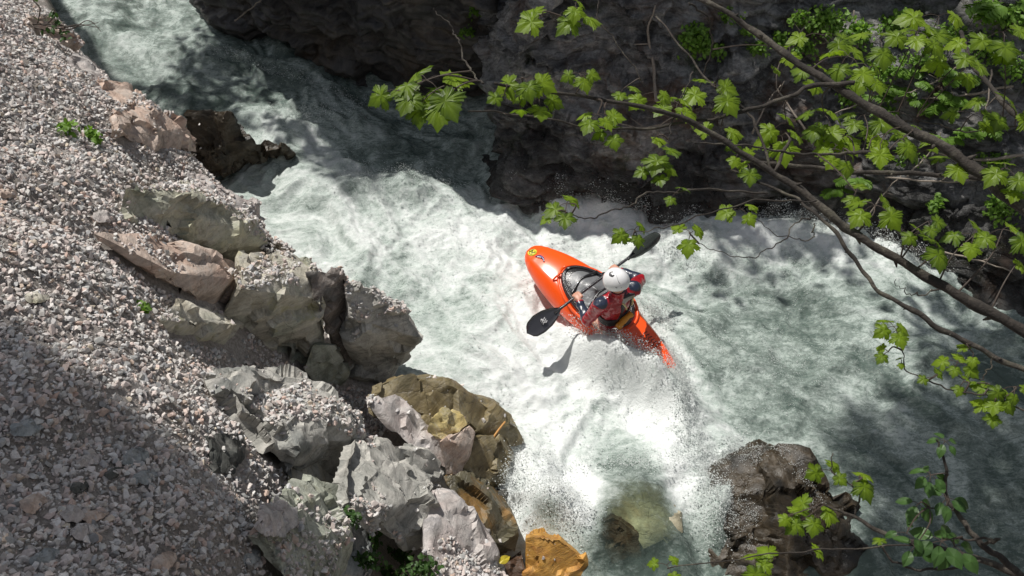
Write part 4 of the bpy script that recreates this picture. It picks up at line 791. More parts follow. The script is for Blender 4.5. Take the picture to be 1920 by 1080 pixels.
tree('overhanging_tree', 'tall leaning tree on the far bank whose high crown shades the dark water downstream', (2.8, 16., 4.), (.6, 13, 14.5), .26,
     [(gl(1880, 980, 0, 17), 1.3, 1900, .2), (gl(1680, 1060, 0, 17), .9, 800, .19), (gl(1900, 780, 0, 17), 1.1, 1000, .19), (gl(1720, 850, 0, 17.), .9, 700, .18), (gl(2200, 900, 0, 17), 1.4, 900, .2)], 13)
# ------------------------------------------------------------------ plants, ferns and dead sticks on the far rocks
Vb = VB.reshape(-1, 3); ib = np.arange(len(Vb)).reshape(VB.shape[:2]); Fb = np.stack([ib[:-1, :-1], ib[:-1, 1:], ib[1:, 1:], ib[1:, :-1]], -1).reshape(-1, 4)
Va = VA.reshape(-1, 3); ia = np.arange(len(Va)).reshape(VA.shape[:2]); Fa = np.stack([ia[:-1, :-1], ia[:-1, 1:], ia[1:, 1:], ia[1:, :-1]], -1).reshape(-1, 4)
cb = BVHTree.FromPolygons(np.concatenate([Vb, Va]).tolist(), np.concatenate([Fb, Fa + len(Vb)]).tolist())
def onrock(u, v, lift=.02):
    h = cb.ray_cast(Vector((0, 0, CAMZ)), Vector(ray(u, v)).normalized())
    return None if h[0] is None else np.array(h[0]) - ray(u, v) * lift
def bush(name, label, cat, u, v, r, n, ls, m, kind='oval', group=None, squash=.6, host=onrock, seed=0):
    r_ = np.random.default_rng(seed + int(u)); c = host(u, v)
    if c is None: return
    o = empty(name, c, label, cat, group); b_ = MB(); lv = Leaves()
    for k in range(max(4, n // 14)):
        d_ = r_.normal(size=3); d_ /= np.linalg.norm(d_); d_[1] = -abs(d_[1]); d_[2] = abs(d_[2]) * .8; e = d_ * r * r_.uniform(.5, 1.1); e[2] -= r * .25 * r_.random()
        q = spline([(0, 0, 0), e * .5 + (0, 0, r * .12), e], 4); b_.tube(q, np.linspace(.005, .0015, len(q)), 4)
        for i in range(14):
            p_ = q[r_.integers(2, len(q))] + r_.normal(size=3) * r * .16; lv.add(kind, p_, r_.normal(size=3) + (0, -.4, -.2), up + r_.normal(size=3) * .35 + (0, -.3, 0), ls * r_.uniform(.6, 1.2), r_.random())
    b_.build('stems', M_['twig'], o); lv.build('leaves', m, o)
gs = 'small leafy shrubs growing from the far rocks'
for i, (u, v, r, n, lb) in enumerate([(1300, 70, .3, 240, 'bushy light green shrub left of the knotty limb at the top, on the dark rock'), (1330, 92, .22, 130, 'small drooping shrub hanging from the lower edge of the bushy one'), (1420, 92, .16, 90, 'small pale green plant beside the limb above the black ledge'),
        (1545, 42, .3, 240, 'broad pale green shrub at the top between the limbs'), (1462, 72, .12, 60, 'tiny bright plant just right of the limb near the top'), (1600, 70, .28, 180, 'loose shrub with yellow green leaves right of the broad pale one'), (1680, 40, .26, 140, 'shrub under the orange earth at the top'),
        (1840, 92, .26, 140, 'round leaved shrub at the upper right beside the pale rock'), (1890, 40, .3, 150, 'feathery shrub in the top right corner'), (1400, 55, .1, 50, 'single leafy tuft high on the dark rock face'), (1640, 140, .24, 120, 'low shrub mixed with dead sticks in the middle of the slope'),
        (895, 20, .16, 80, 'dim tuft of moss and leaves at the top of the pale cliff nose'), (1870, 390, .26, 150, 'dark feathery bush above the river at the right edge'), (1590, 180, .2, 90, 'small shrub behind the limb on the brown slope'), (1755, 380, .16, 60, 'little fern like shrub over the light rock ledge')]):
    bush('shrub', lb, 'shrub', u, v, r, int(n * 1.7), .06, M_['shrubleaf'], group=gs, seed=i)
for i, (u, v, r, n, lb) in enumerate([(1360, 30, .2, 110, 'thin dim shrub under the knotty limb near the top edge'), (1500, 90, .2, 120, 'light shrub hanging over the black ledge below the broad pale one'), (1720, 110, .25, 130, 'mid green shrub under the orange earth beside the largest maple leaves'), (1780, 60, .26, 130, 'tangled shrub at the top right between grey rock and maple leaves'),
        (1900, 130, .26, 130, 'shrub cut by the right edge below the feathery corner shrub'), (1660, 210, .2, 100, 'small shrub crossing under the thick limb on the slope'), (1700, 290, .18, 80, 'low shrub on the pale ledge behind the thick limb'), (1860, 300, .22, 100, 'low shrub by the thick grey stick at the right'), (1500, 30, .2, 90, 'upright wispy shrub at the top edge beside the bare brown stem'),
        (1650, 300, .14, 60, 'tiny plant in the dark crack behind the long horizontal twig'), (870, 60, .12, 60, 'small moss tuft on the overhanging brown knob of the cliff'), (1840, 20, .3, 130, 'dense light shrub at the top edge near the right corner')]):
    bush('shrub', lb, 'shrub', u, v, r, int(n * 1.6), .05, M_['shrubleaf'], group=gs, seed=i + 200)
def fern(u, v, L_, nf, label, seed):
    r_ = np.random.default_rng(seed); c = onrock(u, v, .05)
    if c is None: return
    o = empty('fern', c, label, 'fern', 'ferns and young rowans on the far slope')
    for k in range(nf):
        a = r_.uniform(0, 6.28); d_ = np.array((math.cos(a), -abs(math.sin(a)) * .8, -.15 + r_.random() * .4)); q = spline([(0, 0, 0), d_ * L_ * .5 + (0, 0, L_ * .15), d_ * L_], 5)
        b_ = MB(); b_.tube(q, .0022, 4); lv = Leaves(); side = np.cross(d_, up); side /= np.linalg.norm(side)
        for i in range(2, len(q)):
            w_ = L_ * .34 * math.sin(math.pi * (i + .5) / (len(q) + 2)) + .01
            for sg in (-1, 1): lv.add('oval', q[i], side * sg + d_ * .35 + (0, 0, -.15), up, w_, r_.random() * .7 + .2)
        V1 = np.concatenate(lv.V); n1_ = len(V1); V2 = np.concatenate(b_.V)
        fr = mesh('frond', np.concatenate([V1, V2]), np.concatenate(lv.F).tolist() + [tuple(i + n1_ for i in f_) for f_ in b_.F], M_['shrubleaf'], o, smooth=False); vattr(fr, 'tone', np.concatenate([np.concatenate(lv.T), np.full(len(V2), .3)]))
for i, (u, v, l_, nf, lb) in enumerate([(1690, 165, .24, 4, 'fern with small fronds just right of the knotty limb, high on the slope'), (1745, 195, .26, 5, 'fern in the centre of the sunlit slope'), (1790, 180, .24, 4, 'fern beside the pale crossing sticks'), (1800, 140, .24, 4, 'fern under the broad dark maple leaves at right'),
        (1715, 155, .2, 3, 'small fern tucked above the pale sticks'), (1830, 245, .26, 5, 'fern spreading over the pale rock at right'), (1600, 335, .22, 3, 'fern hanging above the splashing water'), (1565, 355, .2, 3, 'small fern at the water edge below the grey branch'), (1885, 15, .4, 5, 'large fern frond cluster in the top right corner'),
        (1700, 130, .22, 4, 'fern below the orange earth'), (1640, 180, .2, 4, 'fern behind the knotty limb'), (1770, 260, .2, 3, 'fern half hidden behind the thick limb')]): fern(u, v, l_, nf, lb, 40 + i)
def stick(pts, r_, label, m='deadwood', lift=.1):
    w = []
    for u, v in pts:
        q_ = onrock(u, v, lift)
        w.append(q_ if q_ is not None else D(u, v, 10))
    q = wob(w, 5, .01, int(pts[0][0])); b_ = MB(); o_ = q.mean(0); b_.tube(q - o_, np.linspace(r_, r_ * .5, len(q)), 6, rough=.3)
    k = len(q) // 2; e = np.array([random.uniform(-.2, .2), -.02, random.uniform(-.05, .2)]); b_.tube([q[k] - o_, q[k] - o_ + e * .6, q[k] - o_ + e], [r_ * .5, r_ * .4, r_ * .2], 5)
    ob = b_.build('dead_stick', M_[m]); ob.location = tuple(o_); tag(ob, label, 'stick', 'dead sticks and roots on the far rocks')
for s_, r_, lb in [([(1520, 260), (1480, 200), (1455, 155), (1470, 100)], .014, 'long pale forked stick leaning up the dark rock behind the maple leaves'), ([(1410, 250), (1440, 190), (1465, 160)], .012, 'short pale stick crossing the long forked one'), ([(1680, 160), (1620, 190), (1560, 215)], .012, 'thin pale stick low behind the limb'),
        ([(1900, 160), (1830, 175), (1760, 185), (1690, 180)], .016, 'pale horizontal stick across the upper slope'), ([(1800, 120), (1760, 150), (1700, 175)], .012, 'pale stick slanting above the ferns'), ([(1860, 130), (1850, 200), (1840, 260)], .012, 'grey upright stick at the right of the slope'),
        ([(1920, 290), (1830, 300), (1750, 285)], .02, 'thick grey stick lying along the ledge at right'), ([(1760, 470), (1840, 490), (1900, 510)], .012, 'thin stick near the waterline at right'), ([(1230, 190), (1225, 120), (1215, 60), (1230, 10)], .022, 'bare root hanging down the dark rock left of the bushy shrub'),
        ([(1540, 20), (1500, 60), (1480, 110)], .014, 'bare brown stem running down from the top edge'), ([(1700, 330), (1740, 290), (1765, 250)], .012, 'pale twig above the brown ledge'), ([(1610, 430), (1660, 360), (1690, 330)], .011, 'pale twig slanting over the splash'),
        ([(1880, 330), (1800, 340), (1740, 340), (1660, 332)], .018, 'weathered branch resting above the brown ledge'), ([(1600, 20), (1610, 80), (1590, 130)], .01, 'thin red brown stem at the top of the slope'), ([(1900, 400), (1860, 360), (1835, 310)], .01, 'thin grey twig in front of the dark feathery bush'),
        ([(440, 40), (465, 20), (490, 0)], .014, 'bare stick on the black rock at the top, above the shaded river'), ([(1270, 215), (1210, 240), (1130, 222)], .01, 'thin pale stick across the black cliff foot')]: stick(s_, r_, lb)
# twigs at the top left, ground plants, fallen leaf, driftwood
def onbank(u, v, lift=.0):
    h = bvh.ray_cast(Vector((0, 0, CAMZ)), Vector(ray(u, v)).normalized()); return PS(u, v) if h[0] is None else np.array(h[0]) - ray(u, v) * lift
o_ = onbank(60, 45); tg = empty('bare_shrub', o_, 'straggly shrub with bare arching twigs and a few dark leaves at the top left edge', 'shrub'); b_ = MB(); lv = Leaves()
dp0 = (o_[1] * .707 - (o_[2] - 7) * .707)
for pts in [[(60, 45), (95, 45), (140, 50), (185, 42)], [(75, 45), (130, 55), (165, 38), (190, 60)], [(60, 50), (95, 60), (125, 70)], [(70, 45), (75, 15), (62, 0), (66, -20)], [(85, 48), (102, 30), (100, 16)], [(120, 52), (150, 46), (186, 52)]]:
    q = spline([D(u, v, dp0) for u, v in pts], 5) - o_; b_.tube(q, np.linspace(.008, .003, len(q)), 5)
for u, v in [(100, 18), (103, 26), (98, 30), (104, 36), (90, 48), (96, 54), (105, 56), (112, 60), (120, 62), (124, 68), (114, 66), (108, 48), (60, -5), (66, 2), (76, 42), (84, 56)]:
    for k in range(2): lv.add('oval', D(u, v, dp0) - o_ + rng.normal(size=3) * .015, rng.normal(size=3), up, .06, random.random() * .3)
b_.build('twigs', M_['twig'], tg); lv.build('leaves', M_['darkleaf'], tg)
for u, v, r_, n, lb in [(125, 240, .14, 60, 'small yellow green weed on the sunlit gravel, left one of the pair'), (172, 255, .14, 60, 'flat green weed on the sunlit gravel, right one of the pair'), (268, 575, .1, 30, 'green weed with upright leaves at the shade edge on the gravel')]:
    bush('weed', lb, 'weed', u, v, r_, n, .055, M_['shrubleaf'], group='weeds on the gravel', host=lambda u, v: onbank(u, v, .03), seed=3)
for i, (u, v, r_, n, lb) in enumerate([(660, 965, .13, 50, 'dark green creeping plant hanging left of the shaded overhang'), (700, 1010, .16, 110, 'low round leaved plant in the gap above the bottom edge'), (745, 1035, .2, 150, 'dense patch of round green leaves left of the long gravel slab'), (800, 1060, .2, 150, 'green ground plant touching the gravel slab at the bottom edge'), (730, 1070, .18, 120, 'green plant cut by the bottom edge beside the blue grey boulder'), (685, 1050, .14, 90, 'shaded green plant beside the blue grey boulder')]):
    bush('ground_plant', lb, 'plant', u, v, r_, n, .045, M_['darkleaf'], group='green plants between the boulders', host=lambda u, v: onbank(u, v, .06), seed=i + 60)
q = onbank(935, 810, .02); b_ = MB(); b_.tube(spline([(-.09, -.12, -.02), (0, 0, .03), (.06, .08, .05)], 4), np.linspace(.012, .008, 9), 7, rough=.2); ds = b_.build('driftwood', plain('orange driftwood', (.5, .25, .07), .6, bumpy=.4)); ds.location = tuple(q); tag(ds, 'short orange brown piece of driftwood on the end of the long wet olive boulder', 'driftwood')
lv = Leaves(); lv.add('oval', (0, 0, 0), (1, .5, .2), (0, -.5, 1), .1, .8); fl = lv.build('fallen_leaf', leafm('yellow fallen leaf', (.45, .32, .03), (.6, .48, .05), .3)); fl.location = tuple(onbank(935, 1055, .12)); tag(fl, 'single yellow fallen leaf beside the orange wet rock', 'leaf')
# ------------------------------------------------------------------ kayak
red = plain('orange polyethylene', (.95, .095, .008), .28, .5, coat=.35, bumpy=.05, bs=12)
blk = plain('wet black neoprene', (.018, .018, .02), .25, .6, coat=.4, bumpy=.6, bs=30)
gry = plain('grey spray deck', (.17, .175, .18), .3, .6, coat=.5, bumpy=.9, bs=22)
bow = P(992, 466, .30); stern = P(1268, 682, .07); cen = (bow + stern) / 2; cen[2] = .10
ax = bow - stern; KL = np.linalg.norm(ax); ax /= KL
kx = Vector(ax); ky = Vector((0, 0, 1)).cross(kx).normalized(); kz = kx.cross(ky)
roll = R(-9); ky2 = ky * math.cos(roll) + kz * math.sin(roll); kz2 = kx.cross(ky2)
KM = Matrix((kx, ky2, kz2)).transposed().to_4x4(); KM.translation = Vector(cen)
kay = bpy.data.objects.new('kayak', None); link(kay); kay.matrix_world = KM; tag(kay, 'bright orange whitewater kayak with a black cockpit rim, plunging through the foam', 'kayak')
KMI = KM.inverted()
def loc(p): return np.array(KMI @ Vector(tuple(p)))
hl = KL / 2
# x/hl, half width, deck height, keel depth
ST = [(-1., .015, .03, .02), (-.97, .04, .05, .0), (-.9, .075, .07, -.04), (-.8, .12, .10, -.08), (-.65, .18, .125, -.11), (-.45, .225, .165, -.13), (-.25, .29, .19, -.14), (0, .338, .205, -.145), (.2, .335, .22, -.145), (.38, .315, .23, -.14), (.55, .282, .225, -.125), (.7, .24, .205, -.10), (.83, .19, .175, -.06), (.92, .145, .15, -.01), (.97, .10, .13, .03), (.993, .055, .11, .06), (1., .02, .095, .075)]
st = np.array(ST); xs = np.concatenate([np.linspace(-1, .85, 60), np.linspace(.86, 1, 22)])
w_, d_, k_ = [np.interp(xs, st[:, 0], st[:, i]) for i in (1, 2, 3)]
ker = np.array([1, 2, 3, 2, 1]) / 9
for a_ in (w_, d_, k_): a_[2:-2] = np.convolve(a_, ker, 'valid')
nn_ = 40; V = []; F = []
def ksec(i, th):
    c_, s_ = math.cos(th), math.sin(th); e = .72 if s_ < 0 else .62
    mid = (d_[i] * .42 + k_[i] * .58)
    y = w_[i] * math.copysign(abs(c_)**.8, c_); z = mid + (abs(s_)**(e + .35)) * ((d_[i] - mid) if s_ > 0 else -(mid - k_[i]))
    if s_ > 0: z += .018 * math.exp(-((abs(c_) - .62) / .14)**2) * min(1, w_[i] / .25)      # moulded deck edge
    return (xs[i] * hl, y, z)
for i in range(len(xs)):
    for j in range(nn_): V.append(ksec(i, 2 * math.pi * j / nn_))
for i in range(len(xs) - 1):
    for j in range(nn_): a_ = i * nn_ + j; c_ = i * nn_ + (j + 1) % nn_; F.append((a_, c_, c_ + nn_, a_ + nn_))
F.append(tuple(range(nn_))); F.append(tuple(range(len(V) - nn_, len(V)))[::-1])
hull = mesh('hull', V, F, red, kay)
def deckz(x, y):
    i = int(np.argmin(np.abs(xs * hl - x))); c_ = min(1, (abs(y) / w_[i])**(1 / .8)); s_ = math.sqrt(max(0, 1 - c_ * c_)); mid = d_[i] * .42 + k_[i] * .58
    return mid + s_**.97 * (d_[i] - mid) + .018 * math.exp(-((c_ - .62) / .14)**2)
cx = loc(P(1106, 560, .36))[0]
ca, cb_ = .44, .245
def ell(a, b_, z0, n=44, ox=0.):
    out = []
    for j in range(n):
        th = 2 * math.pi * j / n; x = cx + ox + a * math.cos(th); y = b_ * math.sin(th) * (1 - .12 * math.cos(th)); out.append((x, y, max(deckz(x, y * .9), d_[40] - .05) + z0))
    return np.array(out + out[:1])
b_ = MB(); b_.tube(ell(ca, cb_, .03), .02, 10); b_.tube(ell(ca + .012, cb_ + .012, .012), .017, 8); b_.tube(ell(ca - .012, cb_ - .012, .045), .012, 8); b_.build('cockpit_rim', blk, kay)
b_ = MB(); b_.tube(ell(ca + .06, cb_ + .05, -.004), .016, 8); b_.build('deck_ridge', red, kay)
V = []; F = []; nr = 14; n = 44
for i in range(nr + 1):
    f = i / nr; e = ell(ca * (1 - f) + .002, cb_ * (1 - f) + .001, 0)[:-1]; base_z = ell(ca, cb_, .035)[:-1][:, 2]
    for j in range(n): V.append((e[j][0], e[j][1], base_z[j] + .055 * (1 - (1 - f)**2) + .008 * math.sin(9 * e[j][0] * 3 + e[j][1] * 20) * f))
for i in range(nr):
    for j in range(n): a_ = i * n + j; c_ = i * n + (j + 1) % n; F.append((a_, c_, c_ + n, a_ + n))
mi = [1 if (3 <= i // n and not (6 <= (i % n) < 0)) else 0 for i in range(len(F))]
mesh('spray_deck', V, F, [blk, gry], kay, mi=mi)
b_ = MB(); xg = cx + .0
for t_ in (.2, -.05): b_.tube(spline([(xg + t_ - .02, -.2, deckz(cx, .15) + .085), (xg + t_ + .02, 0, deckz(cx, 0) + .1), (xg + t_ - .02, .2, deckz(cx, .15) + .08)], 6), .014, 6)
b_.build('deck_strap', blk, kay)
# badge, toggle and deck fittings
lb_ = loc(P(998, 472, .36)); lc_ = loc(P(1012, 485, .37))
def disc(name, c, r0, m, thick=.006, sx=1.):
    b_ = MB(); n = 24; z = deckz(c[0], c[1]) + .004; V = []
    for rr, zz in ((0, thick), (r0 * .92, thick), (r0, 0)):
        for j in range(n): th = 2 * math.pi * j / n; x_ = c[0] + rr * sx * math.cos(th); y_ = c[1] + rr * math.sin(th); V.append((x_, y_, deckz(x_, y_) + .004 + zz))
    F = [(i * n + j, i * n + (j + 1) % n, (i + 1) * n + (j + 1) % n, (i + 1) * n + j) for i in range(2) for j in range(n)]
    b_.add(V, F); return b_.build(name, m, kay)
disc('badge', lb_, .052, plain('yellow sticker', (.72, .66, .06), .4))
b_ = MB(); b_.tube([(lb_[0] + x_, lb_[1] + y_, deckz(lb_[0] + x_, lb_[1] + y_) + .013) for x_, y_ in ((-.03, -.02), (-.005, .018), (.008, -.018), (.03, .02))], .005, 5); b_.tube([(lb_[0] + .036 * math.cos(t), lb_[1] + .036 * math.sin(t), deckz(lb_[0], lb_[1]) + .011) for t in np.linspace(0, 6.28, 20)], .003, 4); b_.build('badge_mark', blk, kay)
b_ = MB(); pts = [(lc_[0] + .065 * math.sin(t), lc_[1] + .05 - .055 * math.cos(t) * .9 - .03) for t in np.linspace(-1.3, 1.3, 9)]
b_.tube([(x_, y_, deckz(x_, y_) + .006) for x_, y_ in pts], .017 * np.sin(np.linspace(.25, 2.9, 9)), 8); b_.build('deck_mark', plain('purple marking', (.06, .04, .16), .3), kay)
b_ = MB(); b_.tube([(x_ - .014, y_ + .008, deckz(x_, y_) + .013) for x_, y_ in pts[1:-1]], .007, 6); b_.build('deck_mark_white', plain('white marking', (.8, .8, .8), .3), kay)  # white part of the purple and white crescent marking
for (u, v, sx_) in ((1050, 515, 1), (1128, 514, 0)):
    g = loc(P(u, v, .38)); b_ = MB(); q = spline([(g[0] - .03, g[1] - .08, deckz(g[0], g[1]) + .0), (g[0], g[1] - .03, deckz(g[0], g[1]) + .03), (g[0] + .01, g[1] + .04, deckz(g[0], g[1]) + .03), (g[0] + .02, g[1] + .09, deckz(g[0], g[1]) - .005)], 5); b_.tube(q, .011, 7); b_.build('grab_handle', red if sx_ else blk, kay)
# scrawled marking near the stern
g = loc(P(1224, 628, .26)); b_ = MB()
for k in range(6):
    ox = .1 - k * .035; pts = [(g[0] + ox, g[1] - .04), (g[0] + ox + .012, g[1] + .0), (g[0] + ox - .006, g[1] + .02), (g[0] + ox + .01, g[1] + (.045 if k % 2 else .06))]
    b_.tube([(x_, y_, deckz(x_, y_) + .004) for x_, y_ in pts], .0042, 5)
b_.tube([(g[0] + x_, g[1] + .085, deckz(g[0] + x_, g[1] + .085) + .004) for x_ in (.09, .03)], .004, 5); b_.build('stern_lettering', blk, kay)
# ------------------------------------------------------------------ paddle
PA = P(988, 625, .35); PB = P(1237, 440, .75); pd = (PB - PA); PL = np.linalg.norm(pd); pd /= PL
pad = bpy.data.objects.new('paddle', None); link(pad); pad.location = tuple((PA + PB) / 2); tag(pad, 'dark carbon double bladed paddle gripped by the kayaker', 'paddle'); pc = (PA + PB) / 2
carb = plain('wet carbon', (.028, .028, .032), .22, .7, coat=.6, bumpy=.2, bs=80)
b_ = MB(); a_ = PA + pd * .36 - pc; e_ = PB - pd * .36 - pc; b_.tube(np.array([a_ + (e_ - a_) * t for t in np.linspace(0, 1, 12)]), .0155, 10); b_.build('shaft', carb, pad)
def blade(tip, dirn, face, m):
    # outline: neck to tip, asymmetric
    f = np.array(face, float); f -= dirn * np.dot(f, dirn); f /= np.linalg.norm(f); s_ = np.cross(f, dirn); Lb = .46
    ts = np.linspace(0, 1, 15); hw1 = np.interp(ts, [0, .08, .2, .4, .65, .85, .95, 1], [.014, .018, .055, .09, .102, .092, .06, .008]); hw2 = np.interp(ts, [0, .08, .2, .4, .65, .85, .95, 1], [.014, .018, .06, .1, .11, .085, .05, .008])
    V = []; nx_ = 9
    for sgn in (1, -1):
        for t, h1, h2 in zip(ts, hw1, hw2):
            for j in range(nx_):
                c_ = -1 + 2 * j / (nx_ - 1); w = c_ * (h1 if c_ > 0 else h2); th = .004 + .012 * math.exp(-(c_ * 2.5)**2) * (1 - t * .7)
                edge = 0 if j in (0, nx_ - 1) else th; V.append(tip - dirn * Lb * (1 - t) + s_ * w + f * (sgn * edge + .02 * (c_**2) - .03 * math.sin(t * 3.1)) - pc)
    nt_ = len(ts); F = []
    for k in range(2):
        for i in range(nt_ - 1):
            for j in range(nx_ - 1):
                a = k * nt_ * nx_ + i * nx_ + j; q = (a, a + 1, a + 1 + nx_, a + nx_); F.append(q if k == 0 else q[::-1])
    for i in range(nt_ - 1):
        for j, fl in ((0, 0), (nx_ - 1, 1)):
            a = i * nx_ + j; c = a + nt_ * nx_; F.append((a, a + nx_, c + nx_, c) if not fl else (a, c, c + nx_, a + nx_))
    return mesh('blade', V, F, m, pad), f, s_, Lb
bl1, f1, s1, Lb = blade(PA, -pd, (0, -.55, .83), carb); bl2, f2, s2, _ = blade(PB, pd, (.45, -.85, .15), carb)
c_ = PA + pd * Lb * .47 - pc - pd * 0; b_ = MB(); fm = lambda x_, y_: c_ + (-pd) * y_ + s1 * x_ + f1 * .012
for k in range(3):
    o_ = -.022 + k * .02; b_.tube([fm(o_, -.03), fm(o_ + .012, -.008), fm(o_ - .004, .008), fm(o_ + .01, .03)], .0045, 5)
b_.tube([fm(-.03, .015), fm(.03, -.012)], .004, 5); b_.build('blade_logo', plain('pale print', (.55, .55, .55), .4), pad)
# ------------------------------------------------------------------ kayaker: signed distance body, meshed with surface nets
def surface_nets(fn, lo, hi, st):
    lo = np.array(lo, float); n = np.ceil((np.array(hi) - lo) / st).astype(int) + 1
    gx, gy, gz = [lo[i] + st * np.arange(n[i]) for i in range(3)]
    P_ = np.stack(np.meshgrid(gx, gy, gz, indexing='ij'), -1).astype(np.float32); s = fn(P_.reshape(-1, 3)).reshape(n); ins = s < 0
    acc = np.zeros(tuple(n - 1) + (3,)); cnt = np.zeros(tuple(n - 1))
    cs = [(i, j, k) for i in (0, 1) for j in (0, 1) for k in (0, 1)]
    def sl(o, ex=0): return tuple(slice(o[a], n[a] - 1 + o[a]) for a in range(3))
    for a in range(8):
        for b in range(a + 1, 8):
            d = np.array(cs[b]) - np.array(cs[a])
            if np.abs(d).sum() != 1: continue
            sa, sb = s[sl(cs[a])], s[sl(cs[b])]; m = (sa < 0) != (sb < 0); t = np.where(m, sa / np.where(m, sa - sb, 1), 0)
            for ax_ in range(3): acc[..., ax_] += np.where(m, cs[a][ax_] + t * d[ax_], 0)
            cnt += m
    act = cnt > 0; idx = -np.ones(act.shape, int); idx[act] = np.arange(act.sum()); I = np.argwhere(act)
    V = lo + st * (I + acc[act] / cnt[act][:, None]); F = []
    for ax_ in range(3):
        o1, o2 = [(1, 2), (2, 0), (0, 1)][ax_]
        A = np.take(ins, range(0, n[ax_] - 1), ax_); B = np.take(ins, range(1, n[ax_]), ax_); E = np.argwhere(A != B); keep = (E[:, o1] > 0) & (E[:, o2] > 0) & (E[:, o1] < n[o1] - 1) & (E[:, o2] < n[o2] - 1); E = E[keep]
        u1 = np.zeros(3, int); u1[o1] = 1; u2 = np.zeros(3, int); u2[o2] = 1
        q = [idx[tuple((E - x_).T)] for x_ in (u1 + u2, u2, 0 * u1, u1)]; q = np.stack(q, 1); fl = ~A[tuple(E.T)]
        q[fl] = q[fl][:, ::-1]; F.append(q)
    return V, np.concatenate(F)
def cap(p, a, b, ra, rb):
    a = np.array(a); b = np.array(b); ab = b - a; t = np.clip(((p - a) @ ab) / (ab @ ab), 0, 1); return np.linalg.norm(p - a - t[:, None] * ab, axis=1) - (ra + (rb - ra) * t)
def smin(a, b, k=.03):
    h = np.clip(.5 + .5 * (b - a) / k, 0, 1); return b + (a - b) * h - k * h * (1 - h)
kf = np.array(kx); kf[2] = 0; kf /= np.linalg.norm(kf); kl = np.array((-kf[1], kf[0], 0))       # facing and left of the kayaker
HL = PA + (PB - PA) * .365; HR = PA + (PB - PA) * .64
hip = P(1148, 598, .30); chest = P(1155, 566, .62); neck = P(1160, 546, .80); head = P(1156, 529, .98)
shL = P(1126, 572, .70); shR = P(1188, 541, .78); elL = P(1100, 600, .44); elR = P(1200, 524, .62)
def wrist(h, el): d = el - h; d /= np.linalg.norm(d); return h + d * .075 + np.array((0, 0, .012))
wrL, wrR = wrist(HL, elL), wrist(HR, elR)
ff = kf * .9 + np.array((0, 0, -.35)); ff /= np.linalg.norm(ff); hu = np.array((0, 0, 1.)) - ff * -.35 ; hu /= np.linalg.norm(hu); hlft = np.cross(hu, ff)
def hand(h, el, side):
    """palm over the shaft, four fingers curled round it and a thumb closing from the side"""
    d = h - el; d -= pd * np.dot(d, pd); d /= np.linalg.norm(d); upv = np.cross(pd, d) * 1.; upv *= 1 if upv[2] > 0 else -1; prim = []
    pc_ = h + upv * .026 - d * .018
    prim.append((pc_ - pd * .026 - d * .03, pc_ - pd * .03 + d * .018, .016, .014)); prim.append((pc_ + pd * .026 - d * .03, pc_ + pd * .03 + d * .018, .016, .014)); prim.append((pc_ - d * .03, pc_ + d * .02, .018, .016))
    for i, (o_, L_) in enumerate(((-.033, .86), (-.011, 1.), (.011, .97), (.033, .8))):
        o_ = o_ * side; k0 = h + pd * o_ + upv * .026 + d * .006; k1 = h + pd * o_ + upv * .014 + d * .032 * L_; k2 = h + pd * o_ - upv * .014 + d * .03 * L_; k3 = h + pd * o_ - upv * .028 + d * .006
        prim += [(k0, k1, .0105, .0098), (k1, k2, .0096, .009), (k2, k3, .009, .008)]
    tb = pc_ - pd * side * .034 - d * .018; prim += [(tb, h - pd * side * .05 - upv * .006 - d * .012, .012, .0105), (h - pd * side * .05 - upv * .006 - d * .012, h - pd * side * .042 - upv * .026 + d * .004, .0105, .009)]
    return prim
HP = hand(HL, elL, 1) + hand(HR, elR, -1)
def torso(p, g=0.):
    d = cap(p, hip, (hip + chest) / 2, .13 + g, .125 + g)
    # wide, shallow trunk: two columns plus shoulders
    for s_ in (-1, 1):
        d = smin(d, cap(p, hip + kl * .07 * s_, chest + kl * .08 * s_, .10 + g, .105 + g), .03)
    d = smin(d, cap(p, chest, neck - (0, 0, .03), .11 + g, .07 + g), .04)
    d = smin(d, cap(p, shL, shR, .066 + g, .066 + g), .04); return d
def arms(p, g=0.):
    d = cap(p, shL, elL, .068 + g, .05 + g); d = smin(d, cap(p, elL, wrL, .05 + g, .034 + g), .02)
    e = cap(p, shR, elR, .068 + g, .05 + g); e = smin(e, cap(p, elR, wrR, .05 + g, .034 + g), .02); return np.minimum(d, e)
def headf(p):
    d = np.linalg.norm((p - head - ff * .012) @ np.stack([hlft / .076, ff / .094, hu / .108], 1), axis=1); d = (d - 1) * .085
    d = smin(d, cap(p, head + ff * .045 - hu * .05, head + ff * .062 - hu * .075, .042, .034), .03)      # jaw
    d = smin(d, cap(p, head + ff * .092 - hu * .0, head + ff * .108 - hu * .03, .008, .013), .012)     # nose
    for s_ in (-1, 1):
        d = smin(d, cap(p, head + ff * .085 + hlft * .03 * s_ + hu * .014, head + ff * .082 + hlft * .045 * s_ + hu * .012, .012, .01), .012)   # brow
        e = np.linalg.norm(p - (head + ff * .098 + hlft * .03 * s_ - hu * .004), axis=1) - .012; d = np.maximum(d, -e)
        d = smin(d, cap(p, head + hlft * .078 * s_ - hu * .02, head + hlft * .083 * s_ + hu * .015, .013, .015), .008)      # ear
    d = smin(d, cap(p, head + ff * .094 - hu * .058 - hlft * .02, head + ff * .094 - hu * .058 + hlft * .02, .0075, .0075), .008)   # lips
    return d
